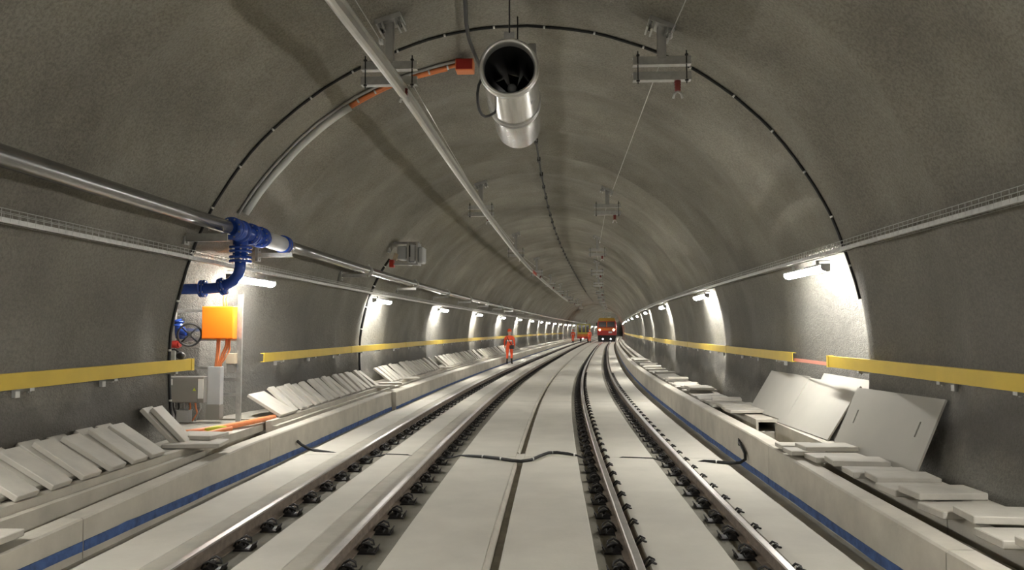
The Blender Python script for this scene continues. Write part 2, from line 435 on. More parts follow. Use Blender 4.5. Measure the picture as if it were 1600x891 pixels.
# left trench: bench fill at the wall foot, a stepped trench wall, trench bed
m_ = MB()
m_.sweep([(-4.12, -.1), (-4.12, .44), (-5.0, .44), (-5.0, -.1)], stations(S0, 9.3, 2)); m_.sweep([(-4.3, -.1), (-4.3, .42), (-5.95, .42), (-5.95, -.1)], stations(9.3, 11.25, 1))
m_.sweep([(-4.12, -.1), (-4.12, .44), (-5.0, .44), (-5.0, -.1)], stations(11.25, 200, 2)); b1 = struct('trim_1', m_, M['bench'])
for a, b in ((S0, 2.0), (2.005, 5.4), (5.405, 8.75), (11.0, 14.9), (14.92, 18.9), (18.92, 22.9), (22.92, 28), (28.02, 36), (36.02, 60), (60.02, 200)):
    m_ = MB(); m_.sweep([(-4.03, -.1), (-4.03, .44), (-4.115, .44), (-4.115, -.1)], stations(a, b, 1)); part('trench_wall', m_, M['kerb'], b1)
    m_ = MB(); m_.sweep([(-3.955, -.1), (-3.955, .37), (-4.028, .37), (-4.028, -.1)], stations(a, b, 1)); part('trench_wall', m_, M['kerb'], b1)
m_ = MB(); m_.sweep([(-3.85, -.1), (-3.85, .12), (-4.4, .12), (-4.4, -.1)], stations(S0, 200, 2)); part('trench_bed', m_, M['bench'], b1)
# right trench
m_ = MB()
for a, b in ((S0, 9.0), (11.6, 200)): m_.sweep([(3.09, -.1), (3.09, .26), (3.95, .26), (3.95, -.1)], stations(a, b, 2))
m_.sweep([(3.62, -.1), (3.62, .26), (3.95, .26), (3.95, -.1)], stations(9.0, 11.6, .6)); b2 = struct('trim_2', m_, M['bench'])
for a, b in ((S0, 3.0), (3.02, 6.0), (6.02, 8.6), (14.05, 15.6), (15.62, 19.6), (19.62, 24), (24.02, 30), (30.02, 45), (45.02, 200)):
    m_ = MB(); m_.sweep([(3.0, -.1), (3.0, .40), (3.085, .40), (3.085, -.1)], stations(a, b, 1)); part('trench_wall', m_, M['kerb'], b2)
for a, b in ((S0, 3), (3.005, 6.2), (6.205, 9.1), (9.105, 11.6), (14.05, 15.4), (15.405, 19), (19.005, 26), (26.005, 40), (40.005, 200)):
    m_ = MB(); m_.sweep([(3.30, -.1), (3.30, .40), (3.53, .40), (3.53, -.1)], stations(a, b, 1)); part('bearing_wall', m_, M['kerb'], b2)
m_ = MB(); m_.sweep([(2.78, -.1), (2.78, .1), (3.62, .1), (3.62, -.1)], stations(S0, 200, 2)); part('trench_bed', m_, M['bench'], b2)
m_ = MB(); m_.sweep([(2.43, -.11), (2.43, -.085), (2.58, -.07), (2.58, -.11)], stations(S0, 150, 1)); part('gutter_plinth', m_, M['kerb'], b2)
m_ = MB(); m_.sweep([(-3.6, -.11), (-3.6, -.05), (-3.66, -.045), (-3.66, -.11)], stations(S0, 150, 1)); part('gutter_plinth', m_, M['kerb'], b1)
m_ = MB(); m_.sweep([(2.86, .1), (2.86, .26), (2.9, .28), (2.94, .26), (2.94, .1)], stations(2, 40, 2)); part('trench_ledge', m_, M['bench'], b2)

# ------------------------------------------------------------------ concrete cover plates
def plate_mesh(w_, l_, t_, seed):
    m = MB(); m.box(-w_ / 2, w_ / 2, -l_ / 2, l_ / 2, 0, t_, ch=.006); return m.mesh('cover_plate', M['plate'])
PM = [plate_mesh(.40, .60, .05, 0), plate_mesh(.26, .56, .05, 1), plate_mesh(.42, .62, .055, 2), plate_mesh(.62, .60, .05, 3)]
def leaning(s, foot_u, foot_z, ang, variant, label, group, yaw=0.0):
    # local: y = up the slope, x = along the tunnel; foot edge at the origin
    me = PM[variant]; L_ = (.60, .56, .62, .60)[variant]; T_ = .05
    o = new('cover_plate', me); h = head(s)
    al = Vector((math.sin(h + yaw), math.cos(h + yaw), 0)); out = Vector((-math.cos(h + yaw), math.sin(h + yaw), 0))
    up = out * math.cos(ang) + Vector((0, 0, 1)) * math.sin(ang); nn = -al.cross(up) if (al.cross(up)).z < 0 else al.cross(up)
    mx = Matrix((( al.x, up.x, nn.x, 0), (al.y, up.y, nn.y, 0), (al.z, up.z, nn.z, 0), (0, 0, 0, 1)))
    if mx.determinant() < 0: mx[0][0], mx[1][0], mx[2][0] = -al.x, -al.y, -al.z
    o.matrix_world = Matrix.Translation(P(s, foot_u, foot_z) + up * (L_ / 2)) @ mx
    tag(o, label, 'cover plate', group)
    return o
g1 = 'cover plates leaning below the near left beam'
feet = [5.0, 5.45, 5.88, 6.30, 6.72, 7.13, 7.52, 7.86]
for i, s in enumerate(feet):
    a_ = math.radians(32 + random.uniform(-2, 2)); yw = random.uniform(-.02, .02)
    for k in (0, 1):
        lab = ('front' if k == 0 else 'rear') + ' concrete cover plate of the ' + ORD[i] + ' leaning pair, counted from the left frame edge'
        leaning(s - .055 * k, -4.055 - (.057 / math.sin(a_)) * k, .442, a_, 1, lab, g1, yaw=yw)
for k in range(2):
    leaning(8.72 - .07 * k, -4.15 - .08 * k, .442, math.radians(46), 1, ('outer' if k == 0 else 'inner') + ' of two steep cover plates leaning at the niche edge', g1, yaw=-.10)
leaning(11.72, -4.06, .442, math.radians(31), 3, 'broad square cover plate leaning at the far side of the niche', 'cover plates leaning past the niche')
def row(a, b, step, lab, grp, ang=36):
    s = a; i = 0
    while s < b:
        j = random.uniform(-.04, .04)
        leaning(s, -4.09 - random.uniform(0, .04), .442, math.radians(ang + random.uniform(1, 7)), 1, ordn(i) + ' ' + lab, grp, yaw=random.uniform(-.09, .03)); i += 1; s += step + j
row(12.15, 17.9, .39, 'leaning cover plate after the niche, counting into the tunnel on the left', 'cover plates leaning past the niche')
row(19.0, 25.8, .40, 'leaning cover plate past the kerb jog, counting into the tunnel on the left', 'cover plates leaning past the kerb jog')
row(27.0, 35.5, .5, 'leaning cover plate in the third left row, counting into the tunnel', 'cover plates in the third left row')
row(36.8, 52.0, .62, 'leaning cover plate by the walking worker, counting into the tunnel', 'cover plates by the walking worker')
def flat(s, u, z, w_, l_, t_, label, group, rz=0.0, tilt=(0, 0)):
    m = MB(); m.box(-w_ / 2, w_ / 2, -l_ / 2, l_ / 2, 0, t_, ch=.006)
    o = new('cover_plate', m.mesh('cover_plate', M['plate']), None, P(s, u, z), 0, rot=(tilt[0], tilt[1], -head(s) + rz)); tag(o, label, 'cover plate', group); return o
gl = 'cover plates laid flat at the niche'
flat(8.62, -4.0, .445, .62, .42, .045, 'lower flat cover plate laid over the trench beside the niche', gl, .15)
flat(8.95, -4.12, .492, .52, .40, .045, 'upper flat cover plate lying on another beside the niche', gl, -.12)
flat(5.0, -3.93, .30, .46, .75, .05, 'flat trench lid at the bottom left frame edge', gl)
m_ = MB(); m_.sweep([(-3.875, .3), (-3.875, .37), (-3.95, .37), (-3.95, .3)], stations(6.0, 9.7, 1)); m_ = None
for s, u, z, rz, lb in ((17.5, -3.98, .445, .5, 'flat cover plate laid askew across the left trench before the kerb jog'), (18.5, -4.0, .445, .2, 'flat cover plate across the left trench at the kerb jog'), (20.6, -4.02, .445, .45, 'flat cover plate across the left trench beyond the kerb jog'), (26.2, -4.02, .445, .3, 'flat cover plate between the second and third left plate rows')):
    flat(s, u, z, .56, .34, .045, lb, gl, rz)
g2 = 'cover plates laid flat along the right bench'
nr = [(4.75, 3.12, .05), (5.14, 3.10, .0), (5.52, 3.14, .055), (5.92, 3.10, .0), (6.30, 3.11, .05), (6.66, 3.09, .0), (7.02, 3.12, .03), (7.42, 3.08, .0), (7.85, 3.05, .03), (8.25, 3.0, 0)]
for i, (s, u, dz) in enumerate(nr):
    flat(s, u, .402 + dz, .53 + .03 * (i % 2), .33, .055, ordn(i) + ' flat cover plate on the right bench, counted from the right frame edge', g2, random.uniform(-.09, .09), (0, 0))
flat(8.62, 3.02, .46, .56, .34, .05, 'raised flat cover plate just before the open trench pit', g2, .04)
flat(8.55, 2.76, .425, .36, .30, .045, 'small flat cover plate bridging the right kerb before the pit', g2, .02)
flat(8.95, 2.80, .425, .40, .28, .045, 'thin flat cover plate bridging the right kerb at the pit edge', g2, -.02)
g3 = 'cover plates laid flat past the leaning boards'
s = 12.5; i = 0
while s < 37:
    st = .42 + random.uniform(-.03, .05) + (0 if s < 26 else .25)
    flat(s, 3.12 + random.uniform(-.05, .07), .402 + random.choice((0, 0, .02, .055)), .58, .38, .05, ordn(i) + ' flat cover plate on the right bench past the leaning boards', g3, random.uniform(-.08, .08), (0, random.uniform(-.03, .0)))
    if i in (3, 9, 10, 17): flat(s + .1, 3.08, .52, .5, .36, .045, ordn([3, 9, 10, 17].index(i)) + ' loose cover plate stacked on the far right row', g3, random.uniform(-.2, .2))
    i += 1; s += st
# hollow duct block past the pit
root = thing('cable_duct', 'hollow concrete cable duct with open square end in the right trench', 'duct', 11.62, 3.22, .1)
m_ = MB(); t_ = .035
for x0, x1, z0, z1 in ((-.19, .19, 0, t_ + .03), (-.19, .19, .3, .34), (-.19, -.19 + t_, t_ + .03, .3), (.19 - t_, .19, t_ + .03, .3)): m_.box(x0, x1, 0, 2.4, z0, z1)
part('duct_body', m_, M['kerb'], root)
m_ = MB(); m_.box(-.155, .155, 1.2, 1.22, .06, .3); part('duct_dark_sheet', m_, M['dark'], root)  # near-black sheet across the hollow, stands in for the shade inside the duct
m_ = MB(); m_.box(.2, .235, -.02, .0, .08, .30); m_.cyl((.217, -.03, .13), (.217, 0, .13), .012, 8); m_.cyl((.217, -.03, .25), (.217, 0, .25), .012, 8); part('end_strap', m_, M['galv'], root)

# ------------------------------------------------------------------ large boards leaning on the right wall
def board(label, a, b, top_u, top_z, height, slots=(), t_=.022, mt='board'):
    A = P(*a); B = P(*b); ax = (B - A); Lg = ax.length; ax.normalize()
    T = P((a[0] + b[0]) / 2, top_u, top_z); mid = (A + B) / 2; up = T - mid; up -= ax * up.dot(ax); up.normalize(); nn = ax.cross(up)
    xs = [0.0, Lg]; ys = [0.0, height]
    for (x, y, w_, h_) in slots: xs += [x, x + w_]; ys += [y, y + h_]
    xs = sorted(set(xs)); ys = sorted(set(ys))
    m = MB()
    def hole(i, j):
        if i < 0 or j < 0 or i >= len(xs) - 1 or j >= len(ys) - 1: return True
        cx = (xs[i] + xs[i + 1]) / 2; cy = (ys[j] + ys[j + 1]) / 2
        return any(x < cx < x + w_ and y < cy < y + h_ for x, y, w_, h_ in slots)
    nx, ny = len(xs), len(ys)
    vs = [(x, y, z) for z in (0, t_) for y in ys for x in xs]; fs = []
    I = lambda i, j, k: k * nx * ny + j * nx + i
    for i in range(nx - 1):
        for j in range(ny - 1):
            if hole(i, j): continue
            fs.append((I(i, j, 0), I(i, j + 1, 0), I(i + 1, j + 1, 0), I(i + 1, j, 0))); fs.append((I(i, j, 1), I(i + 1, j, 1), I(i + 1, j + 1, 1), I(i, j + 1, 1)))
            if hole(i - 1, j): fs.append((I(i, j, 0), I(i, j, 1), I(i, j + 1, 1), I(i, j + 1, 0)))
            if hole(i + 1, j): fs.append((I(i + 1, j, 0), I(i + 1, j + 1, 0), I(i + 1, j + 1, 1), I(i + 1, j, 1)))
            if hole(i, j - 1): fs.append((I(i, j, 0), I(i + 1, j, 0), I(i + 1, j, 1), I(i, j, 1)))
            if hole(i, j + 1): fs.append((I(i, j + 1, 0), I(i, j + 1, 1), I(i + 1, j + 1, 1), I(i + 1, j + 1, 0)))
    m.add(vs, fs)
    o = new('leaning_board', m.mesh('leaning_board', M[mt]))
    o.matrix_world = Matrix(((ax.x, up.x, nn.x, A.x), (ax.y, up.y, nn.y, A.y), (ax.z, up.z, nn.z, A.z), (0, 0, 0, 1)))
    return tag(o, label, 'board', 'big boards leaning on the right wall')
board('big grey board with two hand slots leaning nearest on the right wall', (9.06, 3.25, .402), (7.5, 3.47, .402), 3.68, 1.07, .76, ((.2, .34, .024, .16), (1.33, .34, .024, .16)))
board('pale board leaning behind the slotted board, lit by the right lamp', (11.58, 3.34, .402), (9.7, 3.42, .402), 3.79, 1.04, .78)
board('pale board with a slanted edge, farthest of the leaning boards', (13.0, 3.28, .445), (11.35, 3.38, .445), 3.70, 1.05, .74)
board('board hardly showing above the others on the right wall', (11.2, 3.5, .402), (9.45, 3.5, .402), 3.90, 1.12, .84)

# ------------------------------------------------------------------ lamps
def make_lamp(side):
    # local: x across the tunnel, y along; the wall is towards side*x
    root = bpy.data.objects.new('wall_lamp', None); COL.objects.link(root); root.empty_display_size = .1
    k = side
    m = MB(); m.prism([(k * .055, .012), (k * .055, .055), (-k * .05, .055), (-k * .05, .035), (k * .043, .035), (k * .043, .012)], -.8, .8); part('housing', m, M['lgrey'], root)
    m = MB(); m.prism([(k * .042, .014), (k * .036, -.03), (k * .015, -.042), (-k * .03, -.025), (-k * .05, .005), (-k * .048, .034), (k * .042, .034)], -.77, .77); part('diffuser', m, M['lamp'], root)
    for y in (-.785, .785):
        m = MB(); m.prism([(k * .055, -.036), (k * .02, -.046), (-k * .034, -.03), (-k * .056, .0), (-k * .054, .056), (k * .056, .056)], y - .015, y + .015); part('end_cap', m, M['lgrey'], root)
    for y in (-.5, .5):
        m = MB(); m.box(-.015, .015, y - .02, y + .02, .055, .12); m.box(min(0, side * .16), max(0, side * .16), y - .02, y + .02, .11, .12); part('mounting_bracket', m, M['galvd'], root)
    return root
for side, lst, nm, zl in ((-1, LAMPS_L, 'left', 2.47), (1, LAMPS_R, 'right', 2.53)):
    proto = make_lamp(side); cnt = 0
    tag(proto, 'x', 'lamp', 'wall lamps along both tunnel sides')
    for s in lst:
        if s < 4: lab = ['farthest', 'middle', 'nearest'][lst.index(s)] + ' white strip lamp on the ' + nm + ' wall outside the near frame edge'
        else: lab = ordn(cnt) + ' strip lamp from the viewpoint along the ' + nm + ' tunnel wall'; cnt += 1
        clone(proto, P(s, wall_u(zl, side, .155), zl), -head(s), lab, 'wall lamps along both tunnel sides')
    for c in list(proto.children): bpy.data.objects.remove(c)
    bpy.data.objects.remove(proto)

# ------------------------------------------------------------------ wire-basket cable trays
for side, z, nm in ((-1, 2.62, 'left'), (1, 2.68, 'right')):
    uw = wall_u(z, side, .06); uo = uw - side * .13
    m = MB(); m.sweep([(uo, z - .012), (uo, z + .03), (uo + side * .012, z + .03), (uo + side * .012, z - .012)], stations(2, 60, 1) + stations(62, 200, 3))
    tr = tag(new('cable_tray', m.mesh('cable_tray', M['galv'])), 'wire basket cable tray running along the ' + nm + ' wall above the lamps', 'cable tray')
    m = MB()
    for (uu, zz) in ((uo, z + .10), (uo, z + .06), (uw, z + .10), (uw, z), (uo + side * .065, z)):
        m.tube([P(s_, uu, zz) for s_ in stations(2, 120, 2)], .0035, 4)
    s_ = 4.0
    while s_ < 42:
        m.tube([P(s_, uo, z + .10), P(s_, uo, z), P(s_, uw, z), P(s_, uw, z + .10)], .003, 4, cap=False); s_ += .1
    part('wire_mesh', m, M['galv'], tr, kind='stuff')
    m = MB(); m.tube([P(s_, uo + side * .05, z + .018) for s_ in stations(2, 160, 2)], .014, 6); part('power_cable', m, M['galvd'], tr)

# ------------------------------------------------------------------ yellow beams on both walls
def beam(s0, s1, side, zb, zt, lab, brs):
    uw = wall_u((zb + zt) / 2, side, .0); ui = uw - side * .17
    m = MB(); t = .008; d = side * .06
    m.sweep([(ui, zb), (ui, zt), (ui + d, zt), (ui + d, zt - t), (ui + side * t, zt - t), (ui + side * t, zb + t), (ui + d, zb + t), (ui + d, zb)], stations(s0, s1, .8))
    o = tag(new('wall_beam', m.mesh('wall_beam', M['yellow'])), lab, 'beam', 'yellow beams along the walls')
    for s in brs:
        m = MB(); mx = Matrix.Translation(P(s, ui, zb)) @ Matrix.Rotation(-head(s), 4, 'Z')
        m.box(min(side * .01, side * .17), max(side * .01, side * .17), -.03, .03, -.03, -.002, mx=mx); m.box(min(side * .14, side * .175), max(side * .14, side * .175), -.03, .03, -.09, .1, mx=mx)
        m.cyl((side * .05, 0, -.045), (side * .05, 0, 0), .012, 6, mx=mx)
        part('wall_bracket', m, M['galv'], o)
    m = MB(); mx = Matrix.Translation(P(s1 - .02, ui, zb)) @ Matrix.Rotation(-head(s1), 4, 'Z'); z2 = zt - zb
    m.box(min(-side * .006, side * .065), max(-side * .006, side * .065), -.035, .035, -.006, z2 + .006, mx=mx); part('joint_sleeve', m, M['yellow'], o)
LB = [(1.5, 9.6), (11.95, 17.0), (17.05, 22.6), (22.65, 28.4), (28.45, 34.2), (34.25, 40), (40.05, 48), (48.05, 60), (60.05, 80), (80.05, 104)]
RB = [(1.5, 10.3), (11.8, 16.6), (16.65, 22.0), (22.05, 28.0), (28.05, 34), (34.05, 40), (40.05, 48), (48.05, 60), (60.05, 80), (80.05, 104)]
for i, (a, b) in enumerate(LB): beam(a, b, -1, 1.25, 1.39, ordn(i) + ' yellow steel beam along the left wall, counted from the viewpoint', [a + .9, a + 2.6, b - .9] if i else [6.6, 7.9, 9.2])
for i, (a, b) in enumerate(RB): beam(a, b, 1, 1.28, 1.42, ordn(i) + ' yellow steel beam along the right wall, counted from the viewpoint', [a + .9, a + 2.6, b - .9] if i else [6.2, 7.4, 9.3])
m_ = MB(); m_.sweep(lambda s: [(3.68, 1.285), (3.68, 1.335), (3.684, 1.335), (3.684, 1.285)], stations(8.6, 11.9, .3))
tag(new('barrier_tape', m_.mesh('barrier_tape', M['tape'])), 'pink-red barrier tape spanning the gap between right wall beams', 'tape')

# ------------------------------------------------------------------ fire main along the left wall
PU, PZ, PR = -4.0, 3.04, .085
def mainpipe(a, b, lab, cps):
    m = MB(); m.tube([P(s, PU, PZ) for s in stations(a, b, 1.5)], PR, 16)
    o = tag(new('steel_pipe', m.mesh('steel_pipe', M['steel'])), lab, 'pipe')
    for s in cps:
        m = MB(); mx = Matrix.Translation(P(s, PU, PZ)) @ Matrix.Rotation(-head(s), 4, 'Z')
        m.lathe([(PR, -.07), (PR + .022, -.065), (PR + .022, -.03), (PR + .014, -.02), (PR + .014, .02), (PR + .022, .03), (PR + .022, .065), (PR, .07)], 16, mx=mx)
        m.box(-.03, .03, -.06, .06, PR + .01, PR + .05, mx=mx); m.box(-.03, .03, -.06, .06, -PR - .05, -PR - .01, mx=mx)
        part('coupling', m, M['galvd'], o)
mainpipe(1.5, 9.3, 'large steel pipe on the left wall ahead of the blue valve', [3.5])
mainpipe(11.55, 150, 'long steel pipe on the left wall running on from the blue valve', [16.3, 21.3, 26.4, 31.4, 36.4, 41.4, 46.4])
pb = None
for i, s in enumerate([9.0, 11.25, 15.6, 20.7, 25.8, 30.8, 35.8, 40.8, 45.8, 52, 58]):
    zb = PZ - PR - .06; uw = wall_u(zb, -1); ln = PU - uw + .16
    root = thing('pipe_bracket', ordn(i) + ' steel bracket from the viewpoint carrying the pipe on the left wall', 'bracket', s, uw, zb, 'pipe brackets')
    hh = .045 if i else .07
    m = MB(); m.box(0.0, ln, -.04, -.03, -hh, hh * .2); m.box(0, ln, -.04, .04, hh * .2, hh * .2 + .008); m.box(0, ln, -.04, .04, -hh, -hh + .008); part('arm', m, M['galv'], root)
    m = MB(); m.box(-.03, .012, -.06, .06, -.11, .09); m.cyl((.01, 0, .06), (.03, 0, .06), .014, 6); m.cyl((.01, 0, -.08), (.03, 0, -.08), .014, 6); part('wall_plate', m, M['galvd'], root)
    m = MB(); m.tube([(ln - .16 + (PR + .006) * math.cos(a), 0, .06 + (PR + .006) * math.sin(a)) for a in [PI * k / 10 for k in range(11)]], .008, 6); part('pipe_clamp', m, M['galv'], root)

# blue valve assembly: tee, flanges, gate valve and drop bend into the niche
vs0 = 9.85
root = thing('hydrant_tee', 'blue cast pipe tee with bolted flanges and a bend dropping into the niche', 'valve', vs0, PU, PZ)
def flange(m, y, r=.145, t=.03, bolts=8, mx=None):
    m.lathe([(PR, y - t / 2), (r, y - t / 2), (r, y + t / 2), (PR, y + t / 2)], 20, mx=mx)
def bolts_mb(m, y, r=.118, n=8, mx=None, ln=.05):
    for k in range(n):
        a = 2 * PI * (k + .5) / n; c = (r * math.cos(a), y - ln, r * math.sin(a)); d = (r * math.cos(a), y + ln, r * math.sin(a)); m.cyl(c, d, .012, 6, mx=mx)
m = MB(); m.tube([(0, -.4, 0), (0, .72, 0)], PR + .012, 18); part('run_pipe', m, M['blue'], root)
for y in (-.42, -.36, -.14, .16, .23, .5, .56): m = MB(); flange(m, y); part('flange', m, M['blue'], root)
for y in (-.39, .195, .53): m = MB(); bolts_mb(m, y); part('bolt_ring', m, M['galv'], root, kind='stuff')
m = MB()
for k in range(5): m.lathe([(PR, -.30 + .012 * k), (PR + .05 * math.sin(PI * k / 4), -.3 + .012 * k), (PR, -.29 + .012 * k)], 18)
m.tube([(0, -.34, 0), (0, -.25, 0), (0, -.16, 0)], [PR + .03, PR + .06, PR + .03], 18); part('valve_bell', m, M['blue'], root)
RX = Matrix.Rotation(PI / 2, 4, 'X')
m = MB(); m.tube([(-.05, 0, 0), (-.05, 0, -.34)], PR + .012, 18); part('branch', m, M['blue'], root)
for z in (-.2, -.25, -.33, -.38):
    m = MB(); mx = Matrix.Translation((-.05, 0, z)) @ RX; flange(m, 0, mx=mx); part('flange', m, M['blue'], root)
for z in (-.225, -.355):
    m = MB(); mx = Matrix.Translation((-.05, 0, z)) @ RX; bolts_mb(m, 0, mx=mx); part('bolt_ring', m, M['galv'], root, kind='stuff')
bend = [(-.05, 0, -.38), (-.052, 0, -.47), (-.08, 0, -.56), (-.15, 0, -.64), (-.24, 0, -.695), (-.34, 0, -.725), (-.46, 0, -.735), (-.62, 0, -.74), (-1.05, 0, -.745)]
m = MB(); m.tube(bend, PR * .82, 16); part('bend', m, M['blue'], root)
for (p, ang) in (((-.265, 0, -.705), 20), ((-.30, 0, -.717), 18), ((-.53, 0, -.738), 0), ((-.565, 0, -.74), 0)):
    m = MB(); mx = Matrix.Translation(p) @ Matrix.Rotation(math.radians(ang) * -1, 4, 'Y') @ Matrix.Rotation(PI / 2, 4, 'Z'); m.lathe([(.06, -.013), (.115, -.013), (.115, .013), (.06, .013)], 18, mx=mx); part('flange', m, M['blue'], root)
for (p, ang) in (((-.283, 0, -.711), 19), ((-.548, 0, -.739), 0)):
    m = MB(); mx = Matrix.Translation(p) @ Matrix.Rotation(math.radians(ang) * -1, 4, 'Y') @ Matrix.Rotation(PI / 2, 4, 'Z'); bolts_mb(m, 0, .096, 6, mx=mx, ln=.035); part('bolt_ring', m, M['galv'], root, kind='stuff')
root = thing('pipe_coupling', 'grey steel coupling with a blue flange just past the blue tee', 'coupling', 11.0, PU, PZ)
m = MB(); m.tube([(0, -.42, 0), (0, -.3, 0), (0, -.26, 0), (0, .2, 0)], [PR, PR + .02, PR + .03, PR + .03], 18); part('sleeve', m, M['lgrey'], root)
m = MB(); flange(m, .24, .135, .05); flange(m, .32, .135, .05); m.tube([(0, .2, 0), (0, .38, 0)], PR + .02, 18); part('blue_flange', m, M['blue'], root)
m = MB(); m.tube([(0, .38, 0), (0, .55, 0)], PR + .006, 16); part('spigot', m, M['steel'], root)
m = MB(); bolts_mb(m, .28, .112, 8); part('bolt_ring', m, M['galv'], root, kind='stuff')

# ------------------------------------------------------------------ niche equipment (facing the viewpoint)
NS = 11.02
root = thing('equipment_frame', 'galvanised steel ladder frame standing in the left niche', 'frame', NS, -5.0, .42)
for x in (.47, -.53):
    m = MB(); m.box(x - .035, x + .035, -.02, .02, 0, 1.86); 
    for k in range(22): m.box(x - .01, x + .01, -.024, -.018, .06 + k * .082, .10 + k * .082)
    part('upright', m, M['galv'], root)
for z in (.40, .62, .78, 1.20, 1.34, 1.62):
    m = MB(); m.box(-.53, .47, .02, .05, z - .02, z + .02); part('cross_rail', m, M['galv'], root)
root = thing('orange_enclosure', 'bright orange square electrical box on the niche frame', 'electrical box', NS - .04, -4.79, 1.63)
m = MB(); m.box(-.235, .235, -.14, .0, 0, .47, ch=.008); part('case', m, M['orange'], root)
m = MB(); m.box(-.225, .225, -.152, -.141, .01, .46, ch=.004); part('lid', m, M['orange'], root)
for i, (x0, x1, xm) in enumerate(((-.04, -.05, -.03), (-.01, -.03, 0), (.09, -.01, .06), (.12, .01, .1), (.14, .03, .16))):
    m = MB(); m.tube([(x0 - .0, -.07, 1.63), (x0 - .0, -.08, 1.55), ((x0 + xm) / 2, -.09, 1.48), (xm * .8 + x1 * .2, -.1, 1.42), ((xm + x1) / 2, -.1, 1.35), (x1, -.1, 1.27), (x1, -.1, 1.18)], .014, 6)
    o = new('orange_cable', m.mesh('orange_cable', M['hose']), None, P(NS, -4.79, 0), -head(NS)); tag(o, ordn(i) + ' from the left of five orange cables hanging below the orange box', 'cable', 'orange cables below the box')
for i, x in enumerate((.04, .08)):
    m = MB(); m.tube([(x, -.06, 2.1), (x - .01, -.06, 2.2), (x - .0 + .02 * i, -.05, 2.3), (x - .02, .1, 2.45)], .013, 6)
    o = new('orange_cable', m.mesh('orange_cable', M['hose']), None, P(NS, -4.79, 0), -head(NS)); tag(o, ('left' if i == 0 else 'right') + ' of two orange cables rising from the orange box top', 'cable', 'orange cables above the box')
root = thing('cable_trunking', 'tall grey steel trunking below the orange box in the niche', 'trunking', NS - .04, -4.83, .50)
m = MB(); m.box(-.10, .09, -.12, 0, .18, .73, ch=.006); part('duct_cover', m, M['lgrey'], root)
m = MB(); m.prism([(-.105, .0), (-.105, .17), (-.09, .19), (.085, .19), (.095, .17), (.095, 0), (.08, -.03), (-.09, -.03)], -.14, .0); part('lower_shoe', m, M['grey'], root)
root = thing('control_cabinet', 'dark grey control cabinet with white label left of the trunking', 'cabinet', NS - .06, -5.23, .72)
m = MB(); m.box(-.30, .30, -.2, 0, 0, .37, ch=.006); part('case', m, M['grey'], root)
m = MB(); m.box(-.285, .20, -.212, -.201, .012, .355, ch=.003); door = part('door', m, M['grey'], root)
m = MB(); m.box(-.245, -.155, -.217, -.213, .25, .34); part('paper_label', m, M['white'], door, label='white paper label')
m = MB(); m.add([(.14, -.217, .17), (.19, -.217, .17), (.165, -.217, .215)], [(0, 1, 2)]); m.add([(.14, -.213, .17), (.19, -.213, .17), (.165, -.213, .215)], [(0, 2, 1)]); part('warning_label', m, M['lime'], door, label='yellow warning triangle')
m = MB(); m.box(.215, .29, -.21, -.2, .06, .34); part('document_holder', m, M['white'], root, label='white document holder')
for k, x in enumerate((-.2, -.12, -.04, .05, .13, .2)):
    m = MB(); m.tube([(x, -.1, 0), (x + .01, -.1, -.08), (x + .03 * (-1) ** k, -.09, -.16), (x * .6, -.07, -.27)], .012, 6); part('cable_tail', m, M['black'] if k < 2 else M['hose'] if k in (3, 4) else M['lgrey'], root)
root = thing('junction_box', 'small grey box under the control cabinet in the niche', 'electrical box', NS - .08, -5.27, .43)
m = MB(); m.box(-.09, .09, -.12, 0, 0, .17, ch=.005); part('case', m, M['lgrey'], root)
m = MB(); m.box(-.095, .095, -.125, .0, .165, .18, ch=.003); part('lid', m, M['lgrey'], root)
root = thing('socket_box', 'small cream socket box on the frame right of the orange cables', 'electrical box', NS - .02, -4.62, 1.14)
m = MB(); m.box(-.07, .07, -.09, 0, .13, .28, ch=.006); part('case', m, M['cream'], root)
m = MB(); m.box(-.06, .06, -.08, 0, 0, .125, ch=.006); part('plug_hood', m, M['grey'], root)
root = thing('gate_valve', 'blue gate valve with black handwheel in the left niche', 'valve', NS - .1, -5.42, 1.55)
m = MB(); m.tube([(0, 0, .36), (.02, 0, .28), (.05, 0, .18), (.04, 0, .08)], [.055, .06, .085, .06], 14); part('body', m, M['blue'], root)
m = MB(); m.tube([(.03, -.02, .2), (.12, -.06, .17), (.19, -.1, .15)], [.06, .045, .03], 12); bon = part('bonnet', m, M['blue'], root)
m = MB(); 
for z in (.33, .27): m.tube([(-.0, 0, z), (.003, 0, z + .02)], .09, 14)
part('flange', m, M['blue'], root)
m = MB(); cen = Vector((.25, -.14, .14)); nrm = Vector((.55, -.8, -.12)).normalized(); ex = nrm.cross(Vector((0, 0, 1))).normalized(); ez = ex.cross(nrm)
m.tube([cen + (ex * math.cos(a) + ez * math.sin(a)) * .16 for a in [2 * PI * k / 24 for k in range(24)]], .016, 8, closed=True)
for k in range(4):
    a = PI / 4 + PI / 2 * k; m.tube([cen, cen + (ex * math.cos(a) + ez * math.sin(a)) * .15], .012, 6)
m.tube([cen - nrm * .08, cen + nrm * .03], .025, 8); part('handwheel', m, M['black'], bon)
m = MB(); m.tube([(-.06, -.06, .0), (.06, -.08, .0)], .055, 12); m.tube([(.06, -.08, 0), (.09, -.085, 0)], .04, 12); part('hose_cap', m, M['red'], root, label='red hose coupling cap')
root = thing('telephone_handset', 'black plug with a bent cable resting on the left yellow beam end', 'plug', 9.4, -4.6, 1.395)
m = MB(); m.tube([(0, -.06, .04), (0, 0, .045), (0, .08, .035)], [.03, .05, .03], 12); part('plug_body', m, M['black'], root)
